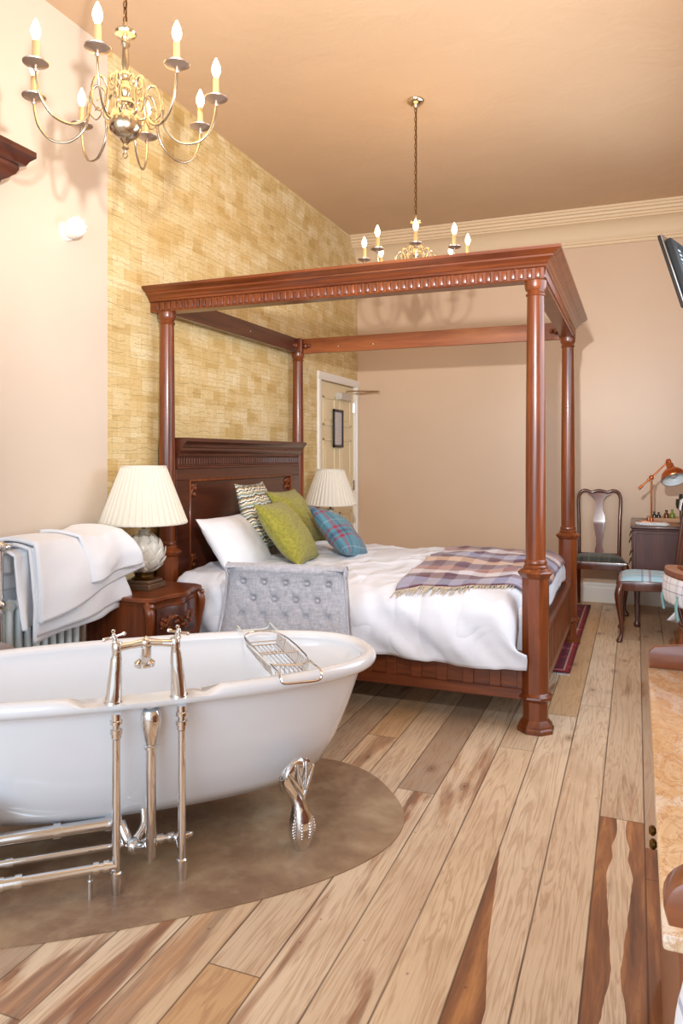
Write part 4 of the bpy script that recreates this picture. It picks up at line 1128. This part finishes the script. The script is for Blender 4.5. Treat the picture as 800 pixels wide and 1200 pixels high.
for uu in (0, 1):
    vs = [bm.verts.new(backf(uu, j/60)) for j in range(61)]; fc = bm.faces.new(vs)
    bmesh.ops.triangulate(bm, faces=[fc])
bmesh.ops.recalc_face_normals(bm, faces=bm.faces)
bk = obj('backrest', bm, tweed, ch, smooth=70)
for bx, bz in btn:
    if bz > .6:
        bm = B(); yy = interp([(.56, .06), (.655, .082), (.745, .09)], bz); ball(bm, (bx, yy+.010, bz), .011, 10, 1, .6, 1); obj('button', bm, tweed, bk)
for s in (-1, 1):
    bm = B(); pts = [(s*(interp([(.40, .305), (.60, .287), (.68, .280), (.78, .272), (.85, .275)], z)+.002), y-.003, z) for y, z in ((.02, .42), (.045, .50), (.07, .60), (.085, .68), (.090, .75), (.078, .815), (.115, .848), (.165, .82), (.15, .765), (.148, .70), (.12, .42))]
    tube(bm, smoothpath(pts), .004, 6); ball(bm, (s*.272, .122, .805), .03, 14, .35, 1, 1); obj('piping', bm, tweed, bk)
bm = B(); box(bm, -.30, .30, -.40, .06, .28, .43, .04, 4); obj('seat', bm, tweed, ch, smooth=60)
for x in (-.20, .13):
    for y in (-.34, .02):
        bm = B(); lathe(bm, [(0, 0), (.012, 0), (.014, .02), (.022, .28), (0, .29)], (x, y, 0), 12); obj('leg', bm, MX['z'], ch)

# ------------------------------------------------------------ dining-type chairs
def splat_chair(loc, rz, label, seatmat):
    """faces local -y, origin on the floor under the seat centre"""
    t = thing('side_chair', label, 'chair', loc, rz, 'splat-back mahogany chairs'); m = MX['chair']
    fw, bw, dp, sh = .25, .195, .21, .445
    bm = B(); pl = [(-fw+.01, -dp), (fw-.01, -dp), (fw, -dp+.02), (bw, dp), (-bw, dp), (-fw, -dp+.02)]
    prism(bm, pl, 'z', sh-.07, sh, bev=.006); obj('seat_frame', bm, m, t)
    bm = B()
    def sf(a, b2):
        p, q = a*2-1, b2*2-1; w = (fw-.014)+(bw-fw)*(q*.5+.5)
        k = (max(0, 1-p**4)**.5)*(max(0, 1-q**4)**.5)
        return (w*p, (dp-.016)*q, sh-.004+.045*k)
    grid(bm, sf, 24, 24); prism(bm, [(-fw+.016, -dp+.014), (fw-.016, -dp+.014), (bw-.014, dp-.014), (-bw+.014, dp-.014)], 'z', sh-.008, sh+.004)
    obj('seat_pad', bm, seatmat, t, smooth=60)
    for s in (-1, 1):
        bm = B(); x, y = s*(fw-.025), -dp+.022
        ox, oy = s*.7, -.7
        P = [(0, .42), (.014, .385), (.024, .34), (.018, .27), (.004, .18), (-.006, .10), (-.002, .05), (.012, .022), (.016, .010), (.012, .0)]
        tube(bm, smoothpath([(x+ox*a, y+oy*a, z) for a, z in P], 4), [.026, .030, .030, .024, .018, .0145, .013, .020, .024, .018], 12)
        obj('leg', bm, m, t)
        bm = B(); x = s*(bw-.02)
        loft(bm, [[(x+a*w, y+b2*w, z) for a, b2 in ((-1, -1), (1, -1), (1, 1), (-1, 1))] for y, z, w in ((dp+.035, 0, .014), (dp+.010, .2, .016), (dp-.018, .44, .018))])
        obj('leg', bm, m, t)
    bm = B()
    half = [(.172, .19, .40), (.170, .195, .50), (.175, .225, .75), (.182, .250, .93), (.175, .262, .995), (.150, .270, 1.028), (.11, .272, 1.034), (.07, .270, 1.018), (.035, .272, 1.028), (0, .273, 1.034)]
    P = half+[(-a, b2, c) for a, b2, c in half[:-1][::-1]]
    tube(bm, smoothpath(P, 5), .0155, 10)
    box(bm, -.175, .175, .182, .206, .445, .475, .004)
    obj('back_frame', bm, m, t)
    bm = B()
    wz = [(.47, .036), (.50, .038), (.52, .031), (.55, .026), (.60, .027), (.66, .036), (.72, .046), (.77, .051), (.81, .048), (.84, .036), (.87, .028), (.90, .029), (.94, .034), (.965, .045), (.985, .064), (1.0, .090), (1.012, .105)]
    yz = lambda z: interp([(.4, .195), (.75, .228), (1.03, .272)], z)
    K = 40
    R1, R2 = [], []
    for i in range(K+1):
        z = .47+(1.012-.47)*i/K; w = interp(wz, z); y = yz(z)
        R1.append((z, w, y))
    loft(bm, [[(-w, y-.006, z), (w, y-.006, z), (w, y+.006, z), (-w, y+.006, z)] for z, w, y in R1])
    obj('splat', bm, plain('polished_mahogany', L(120, 66, 44), .14, coat=1, vary=.2) if 'polished_mahogany' not in bpy.data.materials else bpy.data.materials['polished_mahogany'], t)
    return t
splat_chair((-.315, 6.90, 0), R(0), 'mahogany splat-back chair with dark tartan seat against the far wall', tartan_dark)
splat_chair((.085, 5.98, 0), R(-90), 'mahogany chair with pale blue tartan seat, in front of the desk', tartan_light)

# white throw over the back of the desk chair
bm = B()
def wt(u, v):
    y = 5.81+.17*u; s = v
    if s < .38: x = .375+.02*math.sin(u*8); z = .40+(1.02-.40)*s/.38
    elif s < .46: q = (s-.38)/.08; x = .375-.07*q; z = 1.02+.02*math.sin(PI*q)
    else: q = (s-.46)/.54; x = .305-.01*q; z = 1.02-.06*q
    return Vector((x, y, z))
grid(bm, wt, 16, 60)
def wt2(u, v):
    return Vector((.375-.17*(v**1.3)*(1-u*.6)+.02*math.sin(u*8), 5.81+.17*u-.05*v, .42-.24*v-.05*u*v))
grid(bm, wt2, 16, 20)
tag(obj('white_shawl', bm, linen, solid=.008, smooth=80), 'white cloth hanging over the back of the desk chair', 'cloth')

# ------------------------------------------------------------ desk and what stands on it
dk = thing('writing_desk', 'dark mahogany pedestal desk in the far right corner', 'desk', (.24, 6.70, 0))
DX0, DX1, DYa, DYb, DH = -.265, .275, -.42, .42, .80
bm = B(); box(bm, DX0-.02, DX1, DYa-.02, DYb+.02, DH-.022, DH, .007, 2); box(bm, DX0-.008, DX1-.005, DYa-.008, DYb+.008, DH-.036, DH-.022, .004); obj('desk_top', bm, MX['desk'], dk)
bm = B(); box(bm, DX0+.07, DX1-.01, DYa+.07, DYb-.07, DH-.003, DH+.001); obj('leather_inset', bm, plain('tan_leather', L(150, 110, 80), .5), dk)
bm = B(); box(bm, DX0, DX1-.01, DYa, DYb, .42, DH-.034, .004); box(bm, DX0+.02, DX1-.03, DYa-.004, DYa+.01, .45, DH-.06, .003); obj('carcass', bm, MX['desk'], dk)
for z0, z1 in ((.44, .59), (.61, .755)):
    for a, b2 in ((DYa+.02, -.01), (.01, DYb-.02)):
        bm = B(); box(bm, DX0-.012, DX0+.01, a, b2, z0, z1, .004); dr = obj('drawer', bm, MX['desk'], dk)
        bm = B(); yc = (a+b2)/2; zc = (z0+z1)/2
        if a < -.2: yc = a+.07
        for s in (-1, 1): ball(bm, (DX0-.016, yc+s*.035, zc+.01), .010, 8)
        tube(bm, smoothpath([(DX0-.02, yc-.035, zc+.01), (DX0-.028, yc-.025, zc-.02), (DX0-.028, yc+.025, zc-.02), (DX0-.02, yc+.035, zc+.01)]), .004, 6); obj('handle', bm, brass, dr)
for x in (DX0+.03, DX1-.04):
    for y in (DYa+.03, DYb-.03):
        bm = B(); lathe(bm, [(0, 0), (.020, 0), (.027, .012), (.027, .03), (.017, .045), (.018, .06), (.028, .42), (0, .43)], (x, y, 0), 8, phase=PI/8); obj('leg', bm, MX['desk'], dk)

lm = thing('desk_lamp', 'copper adjustable desk lamp with dome shade on the desk', 'lamp', (.115, 6.60, DH))
bm = B(); box(bm, -.095, .07, -.07, .07, 0, .018, .005, 2); obj('base', bm, copper, lm)
bm = B(); tube(bm, [(0, 0, .018), (0, 0, .37)], .0085, 12); tube(bm, [(0, 0, .018), (0, 0, .045)], [.018, .010], 12)
tube(bm, [(-.0, -.018, .37), (0, .018, .37)], .016, 12); ball(bm, (0, 0, .375), .02)
obj('stand', bm, copper, lm)
bm = B(); tube(bm, [(-.085, 0, .295), (0, 0, .375), (.125, 0, .50)], .0065, 10); tube(bm, [(-.10, 0, .280), (-.07, 0, .309)], .012, 10); tube(bm, [(-.03, 0, .347), (-.02, 0, .356)], .012, 10); ball(bm, (.125, 0, .50), .016)
obj('arm', bm, copper, lm)
M = Matrix.Translation((.135, -.005, .50)) @ Matrix.Rotation(R(-6), 4, 'Y') @ Matrix.Rotation(R(-34), 4, 'X')
bm = B(); lathe(bm, [(.0, .022), (.018, .022), (.02, .0), (.018, -.012), (.028, -.02), (.032, -.06), (.040, -.072), (.062, -.085), (.083, -.108), (.095, -.138), (.098, -.165), (.101, -.168), (.099, -.172)], seg=32, M=M, cap=False)
sh_ = obj('shade', bm, copper, lm, smooth=50)
bm = B(); lathe(bm, [(.0, -.066), (.036, -.070), (.058, -.088), (.079, -.110), (.091, -.139), (.095, -.170)], seg=32, M=M, cap=False); obj('shade_lining', bm, radwhite, sh_, smooth=60)
bm = B(); ball(bm, (0, 0, -.12), .030, 16, M=M); lathe(bm, [(0, -.07), (.015, -.07), (.015, -.1), (0, -.1)], seg=12, M=M); obj('bulb', bm, plain('unlit_bulb', L(190, 190, 195), .15), sh_)
lm.rotation_euler.z = R(14)

t = thing('paper_stack', 'loose stack of white papers on the near edge of the desk', 'papers', (.125, 6.39, DH+.0015), R(3))
for k in range(4):
    bm = B(); w = .10; prism(bm, [(-w-.02, -.065), (w, -.065), (w, .065), (-w-.02, .065)], 'z', .002+k*.0045, .005+k*.0045)
    o = obj('sheet', bm, paperm, t, smooth=0); o.rotation_euler.z = R((-4, 3, -1, 5)[k]); o.location.x = (0, .012, -.01, .0)[k]
t = thing('wooden_tray', 'light wooden tray behind the papers on the desk', 'tray', (.24, 6.81, DH+.0015))
bm = B(); box(bm, -.16, .16, -.11, .11, 0, .01, .002); tw_ = wood('tray_wood', L(170, 120, 80), L(200, 155, 110), 'x')
for a in ((-.16, .16, -.11, -.10), (-.16, .16, .10, .11), (-.16, -.15, -.11, .11), (.15, .16, -.11, .11)): box(bm, *a, .008, .035, .002)
obj('tray', bm, tw_, t)
def bottle(loc, h, r_, mat, cap, label, grp='small bottles in the desk tray'):
    t = thing('small_bottle', label, 'bottle', loc, 0, grp)
    bm = B(); lathe(bm, [(0, 0), (r_*.95, 0), (r_, .006), (r_, h*.55), (r_*.8, h*.66), (r_*.38, h*.74), (r_*.36, h*.86), (0, h*.86)], seg=16); obj('glass', bm, mat, t)
    bm = B(); lathe(bm, [(0, h*.84), (r_*.5, h*.84), (r_*.5, h), (0, h)], seg=12); obj('cap', bm, cap, t)
bottle((.14, 6.80, DH+.0115), .07, .018, glassdark, black, 'small dark bottle at the left end of the desk tray')
bottle((.175, 6.82, DH+.0115), .065, .018, glassdark, black, 'second small dark bottle from the left in the desk tray')
bottle((.235, 6.80, DH+.0115), .085, .022, plain('amber_glass', L(110, 60, 30), .15), black, 'amber bottle in the middle of the desk tray')
bottle((.28, 6.82, DH+.0115), .09, .02, glassgreen, glassgreen, 'bright green bottle at the right of the desk tray')
t = thing('wine_glass', 'dark stemmed glass at the right end of the desk', 'glass', (.33, 6.58, DH+.001), 0)
bm = B(); lathe(bm, [(0, 0), (.032, 0), (.032, .003), (.006, .010), (.004, .02), (.004, .10), (.012, .11), (.030, .13), (.036, .16), (.034, .20), (.031, .20), (.033, .16), (.027, .135), (0, .115)], seg=20); obj('bowl', bm, glassdark, t)
t = thing('wine_glass', 'dark stemmed glass standing behind the other at the desk end', 'glass', (.36, 6.72, DH+.001), 0)
bm = B(); lathe(bm, [(0, 0), (.032, 0), (.032, .003), (.006, .010), (.004, .02), (.004, .13), (.012, .14), (.030, .16), (.036, .19), (.034, .235), (.031, .235), (.033, .19), (.027, .165), (0, .145)], seg=20); obj('bowl', bm, glassdark, t)

# ------------------------------------------------------------ armchairs seen at the right edge of the picture
def armchair(loc, rz, label, drop=.15, sc_=(1, 1, 1)):
    """only its curved wooden back rail, tartan pad with ties and a leg reach into view; faces local +x"""
    t = thing('armchair', label, 'chair', loc, rz); t.scale = sc_; m = MX['chair']; mm = MX['dresser']
    bm = B()
    P = [(.30, -.25, .66), (.12, -.27, .69), (-.08, -.27, .71), (-.20, -.20, .73), (-.25, -.06, .735), (-.25, .06, .735), (-.20, .20, .73), (-.08, .27, .71), (.12, .27, .69), (.30, .25, .66)]
    rings = []
    S = smoothpath(P, 6)
    for i, p in enumerate(S):
        a = S[min(i+1, len(S)-1)]-S[max(i-1, 0)]; a.z = 0; a.normalize(); nn = Vector((-a.y, a.x, 0)); w = .036
        rings.append([p-nn*w+Vector((0, 0, -.010)), p-nn*w*.85+Vector((0, 0, .014)), p+nn*w*.85+Vector((0, 0, .014)), p+nn*w+Vector((0, 0, -.010)), p+nn*w*.8+Vector((0, 0, -.02)), p-nn*w*.8+Vector((0, 0, -.02))])
    loft(bm, rings); obj('arm_rail', bm, mm, t, smooth=50)
    bm = B()
    def pad(u, v):
        i = 10+u*(len(S)-21); k = int(i); p = S[k].lerp(S[min(k+1, len(S)-1)], i-k)
        q = Vector((p.x*1.02, p.y*1.02, 0)); out = q.normalized()
        return Vector((p.x, p.y, 0))+out*(.012+.010*math.sin(PI*v))+Vector((0, 0, p.z-.022-drop*v))
    grid(bm, pad, 40, 8); pd = obj('back_pad', bm, tartan_white, t, solid=.022, smooth=70)
    for x, y in ((-.17, -.14), (-.18, .0), (-.17, .14)):
        bm = B(); tube(bm, [(x, y, .44), (x*1.35, y*1.35 if y else 0, .71)], .012, 10); obj('spindle', bm, m, t)
    for x, y in ((-.17, -.15), (-.17, .15), (.24, -.22), (.24, .22)):
        bm = B(); tube(bm, [(x*1.12, y*1.1, 0), (x, y, .44)], [.013, .021], 10); obj('leg', bm, MX['dresser'], t)
    for s in (-1, 1):
        bm = B(); tube(bm, [(.22, s*.22, .44), (.26, s*.25, .66)], .014, 10); obj('arm_post', bm, m, t)
    for y in (-.16, .16):
        bm = B(); c = Vector((-.262, y, .63)); ball(bm, c, .013, 8)
        for a in ((.004, .02), (-.002, -.012)):
            tube(bm, smoothpath([c, c+Vector((-.012, a[1]*.5, -.05)), c+Vector((-.004+a[0], a[1], -.12))]), [.003, .006, .007], 6)
        obj('tie', bm, plain('teal_ribbon', L(120, 168, 170), .7) if 'teal_ribbon' not in bpy.data.materials else bpy.data.materials['teal_ribbon'], t)
    bm = B(); prism(bm, [(-.19, -.16), (.25, -.25), (.25, .25), (-.19, .16)], 'z', .41, .445, bev=.008); obj('seat', bm, m, t)
    bm = B(); box(bm, -.17, .24, -.15, .15, .446, .49, .018, 3); obj('seat_pad', bm, tartan_dark, t)
    return t
armchair((.430, 4.35, 0), R(10), 'wooden tub chair with tied white tartan pad, between the desk and the chest', .13)
t = thing('upholstered_chair', 'chair back cut off at lower right, dark rail over white tartan, before the marble chest', 'chair', (.225, .72, 0))
bm = B(); w = .203; rc = .032
def rr_poly(w, z0, z1, r_, n=6):
    out = []
    for cx, cz, a0 in ((w-r_, z1-r_, 0), (-w+r_, z1-r_, 90)):
        for i in range(n+1): out.append((cx+r_*math.cos(R(a0+90*i/n)), cz+r_*math.sin(R(a0+90*i/n))))
    return out+[(-w+.004, z0), (w-.004, z0)]
prism(bm, rr_poly(w, .94, .987, rc), 'y', -.018, .018, bev=.006); obj('top_rail', bm, MX['dresser'], t)
bm = B()
loft(bm, [[(w*k*math.copysign(abs(math.cos(q))**.5, math.cos(q)), y, .79+hh*math.copysign(abs(math.sin(q))**.6, math.sin(q))) for q in [2*PI*i/48 for i in range(48)]] for y, k, hh in ((-.026, .86, .13), (-.020, .95, .15), (0, .965, .153), (.020, .95, .15), (.026, .86, .13))])
obj('back_pad', bm, tartan_white, t, smooth=60)
for sx_ in (-1, 1):
    bm = B(); tube(bm, [(sx_*.165, .035, 0), (sx_*.165, .0, .45), (sx_*.165, 0, .94)], [.014, .017, .014], 10); obj('leg', bm, MX['dresser'], t)
    bm = B(); tube(bm, [(sx_*.17, -.40, 0), (sx_*.17, -.39, .42)], [.013, .02], 10); obj('leg', bm, MX['dresser'], t)
bm = B(); box(bm, -.20, .20, -.42, .02, .40, .45, .01, 2); obj('seat_frame', bm, MX['dresser'], t)
bm = B(); box(bm, -.19, .19, -.41, -.02, .45, .50, .02, 3); obj('seat_pad', bm, tartan_white, t)

# ------------------------------------------------------------ marble-topped chest
cx0 = .028
cs = thing('marble_washstand', 'low chest with honey-coloured marble top and brass knobs at right edge', 'washstand', (.29, 1.55, 0))
def wb(bm, *a, **k): box(bm, *a, **k)
bm = B(); box(bm, cx0, RX-.025, .93, 2.10, .78, .80, .004, 2); obj('marble_top', bm, marble, cs, world=True)
bm = B(); box(bm, cx0+.036, RX-.03, .95, 2.085, .06, .779, .004); box(bm, cx0+.030, RX-.03, .94, 2.09, .0, .07, .006); obj('carcass', bm, MX['dresser'], cs, world=True)
for a, b2 in ((.98, 1.955), (1.965, 2.07)):
    bm = B(); box(bm, cx0+.028, cx0+.040, a, b2, .09, .76, .004)
    if b2-a > .2: box(bm, cx0+.024, cx0+.032, a+.07, b2-.07, .16, .69, .004)
    dr = obj('cupboard_door', bm, MX['dresser'], cs, world=True)
    bm = B(); yc = 1.925 if a < 1.5 else 1.995
    Mk = Matrix.Translation((cx0+.029, yc, .42)) @ Matrix.Rotation(-PI/2, 4, 'Y')
    lathe(bm, [(0, 0), (.013, 0), (.014, .003), (.006, .007), (.006, .012), (.012, .016), (.013, .022), (.008, .028), (0, .029)], seg=14, M=Mk)
    o = obj('knob', bm, brass, dr); o.location = -Vector(cs.location)
bm = B()
pl = [(cx0+.002, .801), (cx0+.002, .842), (cx0+.015, .856), (cx0+.05, .862), (cx0+.10, .868), (cx0+.14, .880), (cx0+.19, .915), (cx0+.24, .965), (cx0+.30, .99), (RX-.03, 1.0), (RX-.03, .801)]
prism(bm, pl, 'y', 2.078, 2.098, bev=.004); box(bm, RX-.045, RX-.027, .94, 2.078, .801, .995, .004)
obj('gallery', bm, MX['dresser'], cs, world=True)

# ------------------------------------------------------------ rug, television, mirror cornice, sensor, notice
t = thing('persian_rug', 'dark red Persian rug with fringe, at the foot of the bed', 'rug', (-.80, 5.88, .001))
bm = B()
grid(bm, lambda u, v: Vector((-.42+.84*u, -1.115+2.23*v, .008+.002*noise.noise(Vector((u*4, v*8, 0))))), 12, 24); obj('pile', bm, rugm, t, solid=.007)
bm = B()
for k in range(90):
    x = -.415+.83*k/89
    for s in (-1, 1): tube(bm, [(x, s*1.112, .005), (x+random.uniform(-.006, .006), s*(1.15+random.uniform(-.006, .006)), .003)], .0022, 4)
fr = obj('fringe', bm, linen, t); fr['kind'] = 'stuff'

tv = thing('television', 'black wall television seen from behind, angled out at upper right', 'television', (.115, 4.88, 2.685))
e1 = Vector((.33, .945, 0)).normalized(); nr = Vector((-e1.y, e1.x, 0))       # screen faces -x
tilt = R(17); dn = (Vector((0, 0, -1))*math.cos(tilt)-nr*math.sin(tilt)).normalized(); nn = e1.cross(dn).normalized()
if nn.x > 0: nn = -nn
M = Matrix((e1, dn, nn)).transposed().to_4x4()
bm = B(); box(bm, 0, .80, 0, .475, -.02, .0, .004, 1, M=M); obj('bezel', bm, black, tv)
bm = B(); box(bm, -.002, .802, -.002, .477, -.026, -.020, .001, 1, M=M); obj('bezel_edge', bm, silver, tv)
bm = B(); box(bm, .03, .77, .03, .445, -.065, -.026, .012, 2, M=M)
for k in range(12): box(bm, .12+k*.014, .126+k*.014, .06, .10, -.067, -.064, 0, M=M)
obj('back_casing', bm, blackback, tv)
bm = B(); box(bm, .012, .788, .012, .455, -.001, .0012, 0, M=M); obj('screen', bm, plain('screen_glass', (.01, .01, .012), .08), tv)
bm = B()
for r_ in range(5):
    for k in range(3): box(bm, .10+k*.016+.002*(r_ % 2), .110+k*.016, .10+r_*.030, .112+r_*.030, -.0665, -.0655, 0, M=M)
obj('label_print', bm, plain('label_white', L(190, 195, 205), .5), tv)
bm = B(); a = M @ Vector((.40, .24, -.065)); tube(bm, [a, a+Vector((.06, 0, .02)), Vector((RX-.115, .55, -.20))], .018, 10); box(bm, RX-.115-.03, RX-.115-.001, .46, .64, -.30, -.10, .004)
obj('bracket', bm, black, tv)

mr = thing('overmantel_mirror', 'dark wood moulded cornice of a tall wall mirror, cut off at the left edge', 'mirror', (WX, 1.95, 0))
mp = [(0, 2.49), (.13, 2.49), (.135, 2.50), (.135, 2.525), (.150, 2.53), (.155, 2.545), (.175, 2.56), (.195, 2.58), (.205, 2.60), (.205, 2.615), (.225, 2.62), (.235, 2.64), (.250, 2.655), (.255, 2.66), (.255, 2.685), (0, 2.685)]
bm = B()
e = 2.535-.255
loft(bm, [[(WX+.001, 1.5, z) for o, z in mp], [(WX+.001+o, 1.5, z) for o, z in mp]], cap=True)
bmesh.ops.delete(bm, geom=bm.verts[:], context='VERTS')
loft(bm, [[(WX+.002+o, 1.35-o, z) for o, z in mp], [(WX+.002+o, e+o, z) for o, z in mp]])
loft(bm, [[(WX+.002+o*0, e+o, z) for o, z in mp], [(WX+.002+o, e+o, z) for o, z in mp]], cap=False)
obj('cornice', bm, MX['dy'], mr, world=True, smooth=20)
bm = B()
for a in ((1.35, 1.45, 1.2, 2.49), (e-.10, e, 1.2, 2.49), (1.44, e-.09, 1.205, 1.3), (1.44, e-.09, 2.40, 2.485)): box(bm, WX+.002, WX+.09, *a, .006)
obj('frame', bm, MX['dz'], mr, world=True)
bm = B(); box(bm, WX+.004, WX+.02, 1.42, e-.07, 1.28, 2.42); obj('mirror_glass', bm, chrome, mr, world=True, smooth=0)

t = thing('wall_detector', 'white round detector fixed to the plain part of the left wall', 'detector', (WX, 3.0, 2.50))
bm = B(); lathe(bm, [(0, .0), (.050, 0), (.050, .012), (.044, .02), (0, .02)], seg=28, M=Matrix.Rotation(PI/2, 4, 'Y')); obj('base', bm, whitepaint, t)
Mx = Matrix.Translation((.018, 0, 0)) @ Matrix.Rotation(R(80), 4, 'Y') @ Matrix.Rotation(R(12), 4, 'X')
bm = B(); lathe(bm, [(0, 0), (.040, 0), (.044, .01), (.050, .03), (.052, .06), (.050, .078), (.042, .090), (.025, .096), (0, .097)], seg=32, M=Mx)
for k in range(8):
    a = 2*PI*k/8; box(bm, .030, .044, -.002, .002, .0905, .094, 0, M=Mx @ Matrix.Rotation(a, 4, 'Z'))
obj('body', bm, whitepaint, t)

t = thing('framed_notice', 'small black-framed notice hung on the far door', 'notice', (WX-.02, 6.72, 1.62))
fy, fz = .125, .185
bm = B()
for a in ((-fy, fy, -fz, -fz+.025), (-fy, fy, fz-.025, fz), (-fy, -fy+.025, -fz, fz), (fy-.025, fy, -fz, fz)): box(bm, .014, .030, *a, .003)
obj('frame', bm, black, t)
bm = B(); box(bm, .0135, .019, -fy+.01, fy-.01, -fz+.01, fz-.01); obj('sheet', bm, noticem, t, smooth=0)
